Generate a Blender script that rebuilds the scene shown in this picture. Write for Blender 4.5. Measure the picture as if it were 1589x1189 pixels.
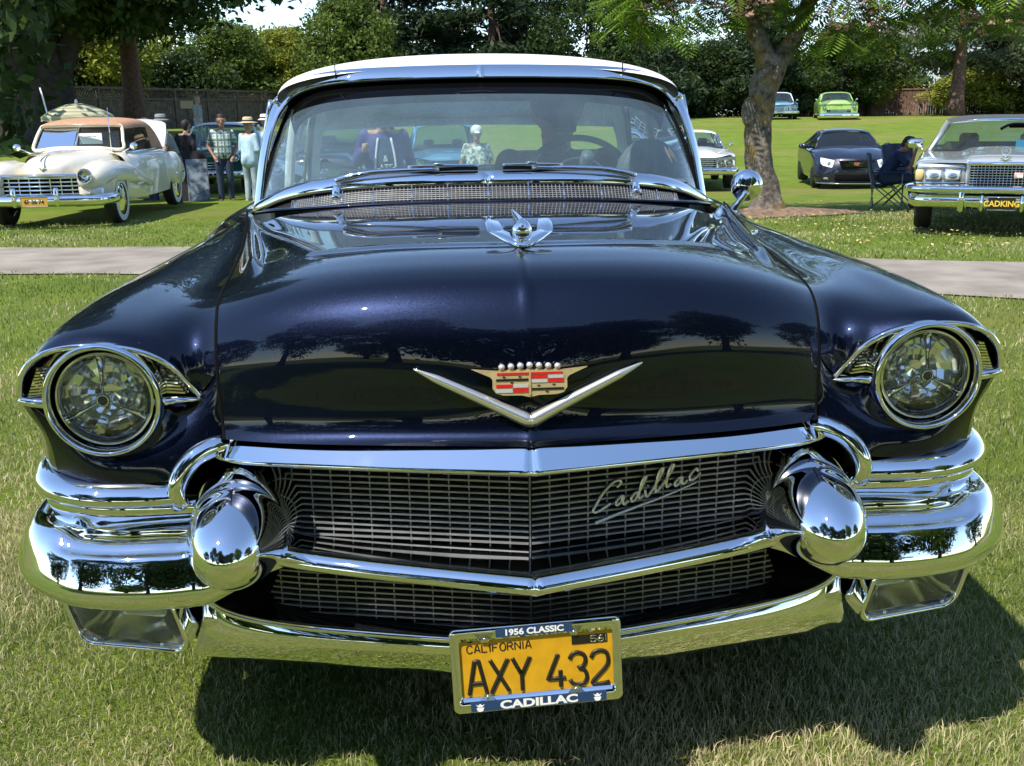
import bpy, bmesh, math, random
import numpy as np
from mathutils import Vector, Matrix
random.seed(7); np.random.seed(7)
for _o in list(bpy.data.objects): bpy.data.objects.remove(_o)
SC = bpy.context.scene
COL = SC.collection
pi = math.pi

# ---------------------------------------------------------------- camera
def look_axes(yaw, pitch, roll):
    cy, sy, cp, sp = math.cos(yaw), math.sin(yaw), math.cos(pitch), math.sin(pitch)
    f = Vector((sy*cp, cy*cp, -sp)); r = Vector((cy, -sy, 0)); u = r.cross(f)
    c, s = math.cos(roll), math.sin(roll)
    return r*c + u*s, u*c - r*s, f
CAMPOS = Vector((-0.1412, -1.8565, 1.3493))
_r, _u, _f = look_axes(0.06334, 0.26202, -0.01348)
cam_d = bpy.data.cameras.new('camera'); cam = bpy.data.objects.new('camera', cam_d); COL.objects.link(cam)
cam.matrix_world = Matrix(((_r.x, _u.x, -_f.x, CAMPOS.x), (_r.y, _u.y, -_f.y, CAMPOS.y), (_r.z, _u.z, -_f.z, CAMPOS.z), (0, 0, 0, 1)))
cam_d.sensor_fit = 'HORIZONTAL'; cam_d.sensor_width = 36; cam_d.lens = 36*1573.1/1589
cam_d.clip_start = 0.05; cam_d.clip_end = 3000
SC.camera = cam
# ---------------------------------------------------------------- sky and sun
TOSUN = Vector((-0.47, -0.43, 1.0)).normalized()
SUN_EL = math.asin(TOSUN.z); SUN_AZ = math.atan2(TOSUN.x, TOSUN.y)
wd = bpy.data.worlds.new('World'); SC.world = wd; wd.use_nodes = True
_n = wd.node_tree.nodes; _n.clear()
_bg = _n.new('ShaderNodeBackground'); _sky = _n.new('ShaderNodeTexSky'); _out = _n.new('ShaderNodeOutputWorld')
_sky.sky_type = 'NISHITA'; _sky.sun_disc = False; _sky.sun_elevation = SUN_EL; _sky.sun_rotation = SUN_AZ
_sky.air_density = 1.0; _sky.dust_density = .1; _sky.ozone_density = 1.6; _sky.altitude = 1200
_bg.inputs['Strength'].default_value = 0.122
wd.node_tree.links.new(_sky.outputs[0], _bg.inputs[0]); wd.node_tree.links.new(_bg.outputs[0], _out.inputs[0])
sl = bpy.data.lights.new('sun', 'SUN'); sl.energy = 3.3; sl.angle = math.radians(0.53); sl.color = (1.0, 0.94, 0.84)
sun = bpy.data.objects.new('sun', sl); COL.objects.link(sun); sun.location = (-4, -5, 12)
sun.rotation_euler = (-TOSUN).to_track_quat('-Z', 'Y').to_euler()
SC.view_settings.view_transform = 'Standard'; SC.view_settings.look = 'None'
SC.view_settings.exposure = 1.1; SC.view_settings.gamma = 1.0; SC.view_settings.use_curve_mapping = False
SC.cycles.max_bounces = 10; SC.cycles.glossy_bounces = 5; SC.cycles.diffuse_bounces = 3
SC.cycles.transmission_bounces = 6; SC.cycles.transparent_max_bounces = 24
SC.cycles.caustics_reflective = False; SC.cycles.caustics_refractive = False
SC.cycles.sample_clamp_indirect = 6; SC.cycles.sample_clamp_direct = 0

# ---------------------------------------------------------------- materials
MATS = {}
def node_mat(name):
    m = bpy.data.materials.new(name); m.use_nodes = True
    nt = m.node_tree; b = nt.nodes.get('Principled BSDF'); MATS[name] = m
    return m, nt, b
def L(nt, a, b): nt.links.new(a, b)
def mat(name, col, rough=.5, metal=0., coat=0., spec=.5, noise=None, bump=None, trans=0., emit=None):
    """noise=(scale, amount, detail) varies value; bump=(scale, strength)."""
    m, nt, b = node_mat(name)
    b.inputs['Base Color'].default_value = (*col, 1); b.inputs['Roughness'].default_value = rough
    b.inputs['Metallic'].default_value = metal; b.inputs['Coat Weight'].default_value = coat
    b.inputs['Coat Roughness'].default_value = .03; b.inputs['Specular IOR Level'].default_value = spec
    b.inputs['Transmission Weight'].default_value = trans
    tc = None
    if noise or bump: tc = nt.nodes.new('ShaderNodeTexCoord')
    if noise:
        nz = nt.nodes.new('ShaderNodeTexNoise'); nz.inputs['Scale'].default_value = noise[0]; nz.inputs['Detail'].default_value = noise[2] if len(noise) > 2 else 4
        L(nt, tc.outputs['Object'], nz.inputs['Vector'])
        mx = nt.nodes.new('ShaderNodeMix'); mx.data_type = 'RGBA'
        a = noise[1]; c2 = noise[3] if len(noise) > 3 else None
        mx.inputs['A'].default_value = (*[max(0, c*(1-a)) for c in col], 1)
        mx.inputs['B'].default_value = (*(c2 if c2 else [min(1, c*(1+a)) for c in col]), 1)
        rp = nt.nodes.new('ShaderNodeMapRange'); rp.inputs[1].default_value = .32; rp.inputs[2].default_value = .68
        L(nt, nz.outputs[0], rp.inputs[0]); L(nt, rp.outputs[0], mx.inputs['Factor']); L(nt, mx.outputs['Result'], b.inputs['Base Color'])
    if bump:
        nb = nt.nodes.new('ShaderNodeTexNoise'); nb.inputs['Scale'].default_value = bump[0]; nb.inputs['Detail'].default_value = 4
        L(nt, tc.outputs['Object'], nb.inputs['Vector'])
        bp = nt.nodes.new('ShaderNodeBump'); bp.inputs['Strength'].default_value = bump[1]; bp.inputs['Distance'].default_value = .02
        L(nt, nb.outputs[0], bp.inputs['Height']); L(nt, bp.outputs[0], b.inputs['Normal'])
    return m
def chrome_mat(name, tint=(.86, .87, .88), rough=.025, wav=.0):
    m, nt, b = node_mat(name)
    b.inputs['Metallic'].default_value = 1; b.inputs['Base Color'].default_value = (*tint, 1)
    tc = nt.nodes.new('ShaderNodeTexCoord')
    n1 = nt.nodes.new('ShaderNodeTexNoise'); n1.inputs['Scale'].default_value = 9; n1.inputs['Detail'].default_value = 5
    L(nt, tc.outputs['Object'], n1.inputs['Vector'])
    mr = nt.nodes.new('ShaderNodeMapRange'); mr.inputs[1].default_value = .4; mr.inputs[2].default_value = .8
    mr.inputs[3].default_value = rough*.6; mr.inputs[4].default_value = rough*2.4
    L(nt, n1.outputs[0], mr.inputs[0]); L(nt, mr.outputs[0], b.inputs['Roughness'])
    if wav:
        n2 = nt.nodes.new('ShaderNodeTexNoise'); n2.inputs['Scale'].default_value = 22; n2.inputs['Detail'].default_value = 1
        L(nt, tc.outputs['Object'], n2.inputs['Vector'])
        bp = nt.nodes.new('ShaderNodeBump'); bp.inputs['Strength'].default_value = wav; bp.inputs['Distance'].default_value = .004
        L(nt, n2.outputs[0], bp.inputs['Height']); L(nt, bp.outputs[0], b.inputs['Normal'])
    return m
def paint_mat(name, col, metal=.55, rough=.34, flake=.12, coatr=.015, dust_haze=.0):
    m, nt, b = node_mat(name)
    b.inputs['Metallic'].default_value = metal; b.inputs['Roughness'].default_value = rough
    b.inputs['Coat Weight'].default_value = 1; b.inputs['Coat Roughness'].default_value = coatr
    b.inputs['Base Color'].default_value = (*col, 1)
    tc = nt.nodes.new('ShaderNodeTexCoord')
    if flake:
        v = nt.nodes.new('ShaderNodeTexVoronoi'); v.inputs['Scale'].default_value = 900
        L(nt, tc.outputs['Object'], v.inputs['Vector'])
        mp = nt.nodes.new('ShaderNodeVectorMath'); mp.operation = 'MULTIPLY_ADD'
        mp.inputs[1].default_value = (flake*2,)*3; mp.inputs[2].default_value = (-flake,)*3
        L(nt, v.outputs['Color'], mp.inputs[0])
        g = nt.nodes.new('ShaderNodeNewGeometry')
        ad = nt.nodes.new('ShaderNodeVectorMath'); ad.operation = 'ADD'
        L(nt, g.outputs['Normal'], ad.inputs[0]); L(nt, mp.outputs[0], ad.inputs[1])
        nn = nt.nodes.new('ShaderNodeVectorMath'); nn.operation = 'NORMALIZE'
        L(nt, ad.outputs[0], nn.inputs[0]); L(nt, nn.outputs[0], b.inputs['Normal'])
    if dust_haze:
        nd = nt.nodes.new('ShaderNodeTexNoise'); nd.inputs['Scale'].default_value = 160; nd.inputs['Detail'].default_value = 3
        L(nt, tc.outputs['Object'], nd.inputs['Vector'])
        mr = nt.nodes.new('ShaderNodeMapRange'); mr.inputs[1].default_value = .76; mr.inputs[2].default_value = .80; mr.inputs[4].default_value = dust_haze
        L(nt, nd.outputs[0], mr.inputs[0])
        mx = nt.nodes.new('ShaderNodeMix'); mx.data_type = 'RGBA'; mx.inputs['A'].default_value = (*col, 1); mx.inputs['B'].default_value = (.5, .5, .5, 1)
        L(nt, mr.outputs[0], mx.inputs['Factor']); L(nt, mx.outputs['Result'], b.inputs['Base Color'])
    return m
def glass_mat(name, tint=(.8, .9, .88), dust_haze=.04, ior=1.5, dcol=(.55, .65, .7)):
    m = bpy.data.materials.new(name); m.use_nodes = True; nt = m.node_tree; nt.nodes.clear(); MATS[name] = m
    o = nt.nodes.new('ShaderNodeOutputMaterial'); t = nt.nodes.new('ShaderNodeBsdfTransparent'); g = nt.nodes.new('ShaderNodeBsdfGlossy')
    d = nt.nodes.new('ShaderNodeBsdfDiffuse'); fr = nt.nodes.new('ShaderNodeFresnel'); m1 = nt.nodes.new('ShaderNodeMixShader'); m2 = nt.nodes.new('ShaderNodeMixShader')
    t.inputs[0].default_value = (*tint, 1); g.inputs['Roughness'].default_value = .01; g.inputs[0].default_value = (1, 1, 1, 1); d.inputs[0].default_value = (*dcol, 1)
    fr.inputs[0].default_value = ior
    m1.inputs[0].default_value = dust_haze
    if dust_haze > .02:
        tc = nt.nodes.new('ShaderNodeTexCoord'); nz = nt.nodes.new('ShaderNodeTexNoise'); nz.inputs['Scale'].default_value = 7; nz.inputs['Detail'].default_value = 8
        L(nt, tc.outputs['Object'], nz.inputs['Vector']); mr = nt.nodes.new('ShaderNodeMapRange'); mr.inputs[1].default_value = .3; mr.inputs[2].default_value = .7
        mr.inputs[3].default_value = dust_haze*.85; mr.inputs[4].default_value = dust_haze*1.2
        L(nt, nz.outputs[0], mr.inputs[0]); L(nt, mr.outputs[0], m1.inputs[0])
    L(nt, t.outputs[0], m1.inputs[1]); L(nt, d.outputs[0], m1.inputs[2])
    L(nt, fr.outputs[0], m2.inputs[0]); L(nt, m1.outputs[0], m2.inputs[1]); L(nt, g.outputs[0], m2.inputs[2]); L(nt, m2.outputs[0], o.inputs[0])
    return m

# ---------------------------------------------------------------- mesh helpers
def tag(o, label=None, cat=None, group=None, kind=None):
    if label: o['label'] = label
    if cat: o['category'] = cat
    if group: o['group'] = group
    if kind: o['kind'] = kind
    return o
def empty(name, loc=(0, 0, 0), rz=0., label=None, cat=None, group=None):
    o = bpy.data.objects.new(name, None); COL.objects.link(o); o.location = loc; o.rotation_euler = (0, 0, rz); o.empty_display_size = .2
    return tag(o, label, cat, group)
def MESH(name, V, F, m, parent=None, smooth=True):
    me = bpy.data.meshes.new(name); me.from_pydata([tuple(map(float, v)) for v in V], [], [tuple(map(int, f)) for f in F])
    if smooth: me.polygons.foreach_set('use_smooth', [True]*len(me.polygons))
    ms = m if isinstance(m, (list, tuple)) else [m]
    for k in ms: me.materials.append(MATS[k] if isinstance(k, str) else k)
    me.update()
    o = bpy.data.objects.new(name, me); COL.objects.link(o)
    if parent: o.parent = parent
    return o
class MB:
    """collects several pieces of one part into one mesh"""
    def __init__(s): s.V = []; s.F = []; s.S = []; s.M = []
    def add(s, V, F, smooth=True, mi=0):
        k = len(s.V); s.V += [tuple(map(float, v)) for v in V]; s.F += [tuple(int(i)+k for i in f) for f in F]; s.S += [smooth]*len(F); s.M += [mi]*len(F); return s
    def build(s, name, m, parent=None):
        o = MESH(name, s.V, s.F, m, parent, False)
        o.data.polygons.foreach_set('use_smooth', s.S); o.data.polygons.foreach_set('material_index', s.M); o.data.update()
        return o
def gridF(n, m, cu=False, cv=False, flip=False):
    F = []
    for i in range(n if cu else n-1):
        for j in range(m if cv else m-1):
            a, b = i*m+j, i*m+(j+1) % m; c, d = ((i+1) % n)*m+(j+1) % m, ((i+1) % n)*m+j
            F.append((d, c, b, a) if flip else (a, b, c, d))
    return F
def GRID(P, cu=False, cv=False, flip=False):
    P = np.asarray(P, float); n, m = P.shape[:2]
    return P.reshape(-1, 3), gridF(n, m, cu, cv, flip)
def cat(pts, n, closed=False):
    """Catmull-Rom resample of control points to n points (chord-length parameter)."""
    P = np.asarray(pts, float)
    if P.ndim == 1: P = P[:, None]
    if closed: P = np.vstack([P, P[:1]])
    k = len(P)
    if k == 2:
        t = np.linspace(0, 1, n)[:, None]; return P[0]*(1-t)+P[1]*t
    dl = np.linalg.norm(np.diff(P, axis=0), axis=1)**.5+1e-9
    T = np.concatenate([[0], np.cumsum(dl)])
    if closed:
        d = np.zeros_like(P)
        Pp = np.vstack([P[-2:-1], P, P[1:2]]); Tp = np.concatenate([[T[0]-(T[-1]-T[-2])], T, [T[-1]+T[1]]])
        for i in range(k): d[i] = (Pp[i+2]-Pp[i])/(Tp[i+2]-Tp[i])
    else:
        d = np.zeros_like(P); d[1:-1] = (P[2:]-P[:-2])/(T[2:]-T[:-2])[:, None]
        d[0] = 1.5*(P[1]-P[0])/(T[1]-T[0])-.5*d[1]; d[-1] = 1.5*(P[-1]-P[-2])/(T[-1]-T[-2])-.5*d[-2]
    t = np.linspace(0, T[-1], n+1 if closed else n)
    if closed: t = t[:-1]
    i = np.clip(np.searchsorted(T, t, side='right')-1, 0, k-2); h = (T[i+1]-T[i]); s = ((t-T[i])/h)[:, None]; h = h[:, None]
    return (2*s**3-3*s**2+1)*P[i]+(s**3-2*s**2+s)*h*d[i]+(-2*s**3+3*s**2)*P[i+1]+(s**3-s**2)*h*d[i+1]
def net(ctrl, n, m):
    """bicubic surface through a control net (rows x cols x 3)"""
    C = np.asarray(ctrl, float)
    R = np.stack([cat(row, m) for row in C])
    return np.stack([cat(R[:, j], n) for j in range(m)], 1)
def frames(path, up=(0, 0, 1)):
    P = np.asarray(path, float); T = np.gradient(P, axis=0); T /= np.linalg.norm(T, axis=1)[:, None]+1e-12
    U0 = np.array(up, float); S = np.cross(T, U0); S /= np.linalg.norm(S, axis=1)[:, None]+1e-12
    return T, S, np.cross(S, T)
def sweep(path, prof, up=(0, 0, 1), scale=None, closed=True, caps=True, loop=False):
    """profile (a, b): a along side vector, b along up vector. returns V, F"""
    P = np.asarray(path, float); T, S, U = frames(P, up); pr = np.asarray(prof, float); n = len(P); m = len(pr)
    if loop:
        T = np.roll(P, -1, 0)-np.roll(P, 1, 0); T /= np.linalg.norm(T, axis=1)[:, None]; S = np.cross(T, np.array(up, float)); S /= np.linalg.norm(S, axis=1)[:, None]+1e-12; U = np.cross(S, T)
    sc = np.ones((n, 2)) if scale is None else np.asarray(scale, float)
    if sc.ndim == 1: sc = np.stack([sc, sc], 1)
    V = (P[:, None, :]+S[:, None, :]*(pr[None, :, 0]*sc[:, :1])[..., None]+U[:, None, :]*(pr[None, :, 1]*sc[:, 1:])[..., None]).reshape(-1, 3)
    F = gridF(n, m, loop, closed)
    if caps and closed and not loop: F += [tuple(range(m))[::-1], tuple(range((n-1)*m, n*m))]
    return V, F
def circ(r, n=10, ry=None): return [(r*math.cos(2*pi*i/n), (ry or r)*math.sin(2*pi*i/n)) for i in range(n)]
def tube(path, r, n=8, up=(0, 0, 1)):
    P = np.asarray(path, float); rr = np.full(len(P), r) if np.isscalar(r) else np.asarray(r, float)
    if len(P) > 2 or True:
        T = np.gradient(P, axis=0); T /= np.linalg.norm(T, axis=1)[:, None]+1e-12
        up = np.array(up, float); S = np.zeros_like(P); a = np.cross(T[0], up)
        if np.linalg.norm(a) < 1e-3: a = np.cross(T[0], np.array((1., .3, 0)))
        S[0] = a/np.linalg.norm(a)
        for i in range(1, len(P)):
            a = S[i-1]-T[i]*(S[i-1]@T[i]); S[i] = a/(np.linalg.norm(a)+1e-12)
        U = np.cross(S, T)
    an = np.arange(n)*2*pi/n
    V = (P[:, None]+(S[:, None]*np.cos(an)[None, :, None]+U[:, None]*np.sin(an)[None, :, None])*rr[:, None, None]).reshape(-1, 3)
    return V, gridF(len(P), n, False, True)+[tuple(range(n))[::-1], tuple(range((len(P)-1)*n, len(P)*n))]
def lathe(prof, n=32, axis='y', c=(0, 0, 0)):
    """prof: (radius, along)"""
    V = []
    for (r, a) in prof:
        for i in range(n):
            t = 2*pi*i/n; u, w = r*math.cos(t), r*math.sin(t)
            V.append({'y': (u, a, w), 'z': (u, w, a), 'x': (a, u, w)}[axis])
    V = np.array(V)+np.array(c)
    return V, gridF(len(prof), n, False, True)
def boxm(c, s, rz=0., bev=0.):
    x, y, z = s[0]/2, s[1]/2, s[2]/2
    if bev > 0:
        b = min(bev, x*.9, y*.9, z*.9); V = []
        for sz in (-1, 1):
            for (ax, ay, az) in ((x-b, y-b, z), (x, y-b, z-b), (x-b, y, z-b)):
                for sx, sy in ((-1, -1), (1, -1), (1, 1), (-1, 1)): V.append((sx*ax, sy*ay, sz*az))
        V = np.array(V)
        bm = bmesh.new(); [bm.verts.new(v) for v in V]; bmesh.ops.convex_hull(bm, input=bm.verts); bm.verts.index_update()
        V = np.array([v.co[:] for v in bm.verts]); bm.verts.ensure_lookup_table(); F = [tuple(v.index for v in f.verts) for f in bm.faces]; bm.free()
    else:
        V = np.array([(sx*x, sy*y, sz*z) for sz in (-1, 1) for sx, sy in ((-1, -1), (1, -1), (1, 1), (-1, 1))]); F = [(3, 2, 1, 0), (4, 5, 6, 7), (0, 1, 5, 4), (1, 2, 6, 5), (2, 3, 7, 6), (3, 0, 4, 7)]
    cz, sz_ = math.cos(rz), math.sin(rz)
    V = V @ np.array([[cz, sz_, 0], [-sz_, cz, 0], [0, 0, 1]])+np.array(c, float)
    return V, F
def prism(poly, d, axis='y'):
    """extrude a 2D polygon (a, b) by d centred; axis y: a->x b->z ; axis x: a->y b->z ; axis z: a->x b->y"""
    n = len(poly); V = []
    for s in (-.5, .5):
        for a, b in poly: V.append({'y': (a, s*d, b), 'x': (s*d, a, b), 'z': (a, b, s*d)}[axis])
    return np.array(V), [tuple(range(n)), tuple(range(n, 2*n))[::-1]]+[(i, i+n, (i+1) % n+n, (i+1) % n) for i in range(n)]
def mirx(V, F): V = np.array(V, float).copy(); V[:, 0] *= -1; return V, [tuple(f)[::-1] for f in F]
def ellipsoid(c, r, n=16, m=10):
    P = [[(c[0]+r[0]*math.sin(pi*j/(m-1))*math.cos(2*pi*i/n), c[1]+r[1]*math.sin(pi*j/(m-1))*math.sin(2*pi*i/n), c[2]+r[2]*math.cos(pi*j/(m-1))) for i in range(n)] for j in range(m)]
    return GRID(P, False, True)
def part(name, m, parent, *VF, smooth=True):
    b = MB()
    for V, F in VF: b.add(V, F, smooth)
    return b.build(name, m, parent)
def both(name, m, parent, *VF, smooth=True):
    """the part and its mirror image, two objects"""
    a = part(name, m, parent, *[mirx(*vf) for vf in VF], smooth=smooth); b = part(name, m, parent, *VF, smooth=smooth)
    return a, b
def smoothstep(a, b, x): t = np.clip((x-a)/(b-a), 0, 1); return t*t*(3-2*t)
def text_mesh(name, s, size, m, parent, loc, rot=(pi/2, 0, 0), extrude=.0, sx=1., align='CENTER', bold=0., shear=0.):
    cu = bpy.data.curves.new(name, 'FONT'); cu.body = s; cu.size = size; cu.extrude = extrude; cu.offset = bold; cu.align_x = align; cu.align_y = 'CENTER'; cu.shear = shear; cu.resolution_u = 4
    t = bpy.data.objects.new(name, cu); COL.objects.link(t)
    dg = bpy.context.evaluated_depsgraph_get(); me = bpy.data.meshes.new_from_object(t.evaluated_get(dg)); bpy.data.objects.remove(t)
    me.materials.clear(); me.materials.append(MATS[m]); o = bpy.data.objects.new(name, me); COL.objects.link(o)
    o.location = loc; o.rotation_euler = rot; o.scale = (sx, 1, 1)
    if parent: o.parent = parent
    return o
def copy_tree(o, parent=None):
    c = o.copy(); COL.objects.link(c); c.parent = parent
    for ch in list(o.children): copy_tree(ch, c)
    return c
paint_mat('navy_paint', (.0018, .0046, .0190), metal=.90, rough=.38, flake=.05, coatr=.012, dust_haze=.35)
chrome_mat('chrome', (.88, .89, .90), .012, wav=.02)
chrome_mat('chrome_soft', (.74, .74, .73), .10)
chrome_mat('gold_chrome', (.86, .80, .62), .09)
mat('grille_metal', (.27, .28, .285), .5, metal=.55, noise=(30, .2))
mat('white_roof', (.86, .85, .82), .4, coat=.15)
mat('black_gloss', (.006, .006, .008), .12, coat=.5)
mat('black_matte', (.006, .006, .007), .9, spec=.05)
mat('rubber', (.018, .018, .018), .75, noise=(30, .3))
mat('whitewall', (.75, .74, .70), .6)
mat('dark_trim', (.012, .014, .016), .45)
mat('headliner', (.88, .89, .87), .8, noise=(40, .08))
mat('seat_cloth', (.50, .56, .60), .7, noise=(60, .3))
mat('dash_dark', (.09, .125, .135), .5)
mat('wheel_rim_teal', (.10, .22, .22), .35, coat=.4)
mat('plate_yellow', (.62, .33, .012), .42, noise=(35, .10), coat=.2)
mat('plate_black', (.012, .010, .008), .45)
mat('strip_blue', (.02, .05, .13), .35)
mat('print_white', (.82, .82, .80), .5)
mat('emblem_red', (.55, .01, .012), .25, coat=.6)
mat('emblem_black', (.01, .01, .01), .3, coat=.6)
mat('lens_blue', (.01, .012, .06), .1, coat=1)
glass_mat('windshield_glass', (.76, .88, .90), dust_haze=.10, dcol=(.44, .64, .76))  # sky's pale veil on the glass painted in as a bluish film
glass_mat('shade_glass', (.02, .03, .04), dust_haze=.004, ior=1.16)
mat('reflector', (.97, .98, .98), .09, metal=.78)
glass_mat('fog_glass', (.9, .93, .92), dust_haze=.13, dcol=(.6, .64, .66))  # even pale film makes the lens look lighter
glass_mat('side_glass', (.82, .9, .9), dust_haze=.05)
glass_mat('lamp_glass', (.95, .97, .95), dust_haze=.01)
chrome_mat('chrome_dark', (.42, .43, .44), .03)
mat('vee_metal', (.78, .77, .68), .22, metal=.85)
chrome_mat('mirror', (.92, .93, .93), .01)
mat('crest_gold', (.66, .53, .28), .35, metal=.55, noise=(90, .12))
mat('crest_silver', (.66, .66, .64), .35, metal=.5)
# ================================================================ THE BLUE CAR
car = empty('classic_car', (0, 0, 0), 0, 'dark blue 1950s sedan with white roof, chrome grille and wide bumper, facing the viewer', 'car')
MATS_N = MATS
# ---- hood -------------------------------------------------------
HC = [(-.160,.776),(-.136,.792),(-.124,.830),(-.118,.880),(-.110,.930),(-.097,.978),(-.070,1.024),(-.030,1.056),(.045,1.077),(.20,1.089),(.75,1.087),(1.37,1.086)]
HE = [(.562,-.022,.764),(.565,-.008,.785),(.568,.000,.825),(.570,.006,.870),(.571,.014,.912),(.572,.030,.950),(.575,.062,.980),(.581,.115,1.000),(.592,.22,1.010),(.612,.42,1.016),(.672,.90,1.026),(.756,1.40,1.034)]
NT, NS = 150, 90
_c = cat(HC, NT); _e = cat(HE, NT)
_tt = np.linspace(0, 1, NT)
def hood_half():
    s = np.linspace(0, 1, NS)**.92
    P = np.zeros((NT, NS, 3))
    for i in range(NT):
        yc, zc = _c[i]; xe, ye, ze = _e[i]
        w = smoothstep(.78, 1.03, zc)
        q = 1.18*(1-w)+2.1*w; p = 1.8*(1-w)+3.0*w
        x = xe*s; y = yc+(ye-yc)*(.75*s**q+.25*s**5); z = zc-(zc-ze)*s**p
        # centre crease
        z = z+.006*np.exp(-x/.008)*smoothstep(-.12, -.06, yc)*(1-smoothstep(.1, .25, yc)); y = y-.005*np.exp(-x/.012)*(1-w)
        # recessed pan behind the crown line, raised rails and gullies at the sides
        xp = .405+.315*np.clip((y-.30)/(1.28-.30), -.2, 1.1); d = np.minimum(y-.225-.5*x*x, (xp-x)*.95)
        z = z-.013*smoothstep(-.012, .04, d)+.005*np.exp(-((d+.014)/.018)**2)*smoothstep(.1, .2, y)
        xr = .535+.205*(y-.22)/1.1
        z = z+.021*np.exp(-np.abs((x-xr)/.017)**2.2)*smoothstep(.17, .36, y)
        z = z-.008*np.exp(-((x-xr+.05)/.03)**2)*smoothstep(.3, .6, y)
        P[i] = np.stack([x, y, z], 1)
    return P
HP = hood_half()
_full = np.concatenate([HP[:, :0:-1]*np.array([-1, 1, 1]), HP], 1)
hood = part('hood', 'navy_paint', car, GRID(_full, flip=False))
def hood_y(x, z):
    D = (HP[..., 0]-abs(x))**2+(HP[..., 2]-z)**2+10*(HP[..., 1] > .2)
    k = np.unravel_index(np.argmin(D), D.shape); return HP[k][1]
_sm = HP[:, -1]
both('panel_gap', 'black_matte', car, tube(_sm+np.array([.003, .004, -.002]), .0042, 6))
# ---- front fenders ----------------------------------------------
R = [[(.572,.012,.893),(.622,.030,.842),(.658,.0,.905),(.77,-.018,.950),(.888,-.012,.932),(.934,.0,.855)],
     [(.575,.036,.950),(.625,.045,.930),(.69,.03,.955),(.775,.018,.971),(.865,.03,.962),(.932,.035,.900)],
     [(.586,.15,1.000),(.64,.15,.985),(.72,.15,.985),(.80,.15,.990),(.875,.15,.972),(.925,.15,.925)],
     [(.612,.40,1.012),(.66,.4,.998),(.73,.4,1.002),(.80,.4,1.003),(.875,.4,.982),(.932,.4,.935)],
     [(.680,.9,1.017),(.71,.9,1.010),(.76,.9,1.008),(.82,.9,1.002),(.885,.9,.976),(.945,.9,.928)],
     [(.764,1.40,1.030),(.79,1.42,1.02),(.82,1.43,1.01),(.85,1.44,.995),(.895,1.45,.968),(.950,1.45,.925)]]
Atop = net(R, 60, 46)
B = [[(.934,.0,.855),(.908,.002,.81),(.894,.008,.76),(.890,.014,.70)],
     [(.932,.035,.900),(.950,.04,.84),(.925,.05,.77),(.918,.05,.70)],
     [(.925,.15,.925),(.960,.15,.86),(.962,.15,.78),(.958,.15,.70)],
     [(.932,.40,.935),(.972,.4,.87),(.985,.4,.78),(.985,.4,.68)],
     [(.945,.9,.928),(.982,.9,.87),(.992,.9,.78),(.992,.9,.68)],
     [(.950,1.45,.925),(.985,1.45,.87),(.992,1.45,.78),(.992,1.45,.68)]]
Bsid = net(B, 60, 20)
Alow = [[(.565,.0,.758),(.598,-.014,.746),(.648,-.032,.700),(.70,-.036,.688),(.80,-.03,.688),(.890,.014,.70)],
        [(.566,.006,.79),(.605,-.006,.775),(.655,-.02,.748),(.70,-.028,.735),(.80,-.028,.732),(.894,.008,.76)],
        [(.571,.006,.84),(.610,.008,.81),(.66,.0,.785),(.71,-.004,.775),(.81,-.006,.775),(.908,.002,.81)],
        [(.572,.012,.893),(.612,.032,.842),(.67,.035,.835),(.74,.035,.835),(.84,.03,.84),(.934,.0,.855)]]
Alw = net(Alow, 30, 46)
_av, _af = GRID(Alw, flip=True); _cx = np.array([_av[list(f)].mean(0) for f in _af]); _af = [f for f, c in zip(_af, _cx) if math.hypot(c[0]-.776, c[2]-.847) > .092]
both('front_fender', 'navy_paint', car, GRID(Atop, flip=True), GRID(Bsid, flip=True), (_av, _af))
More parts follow.
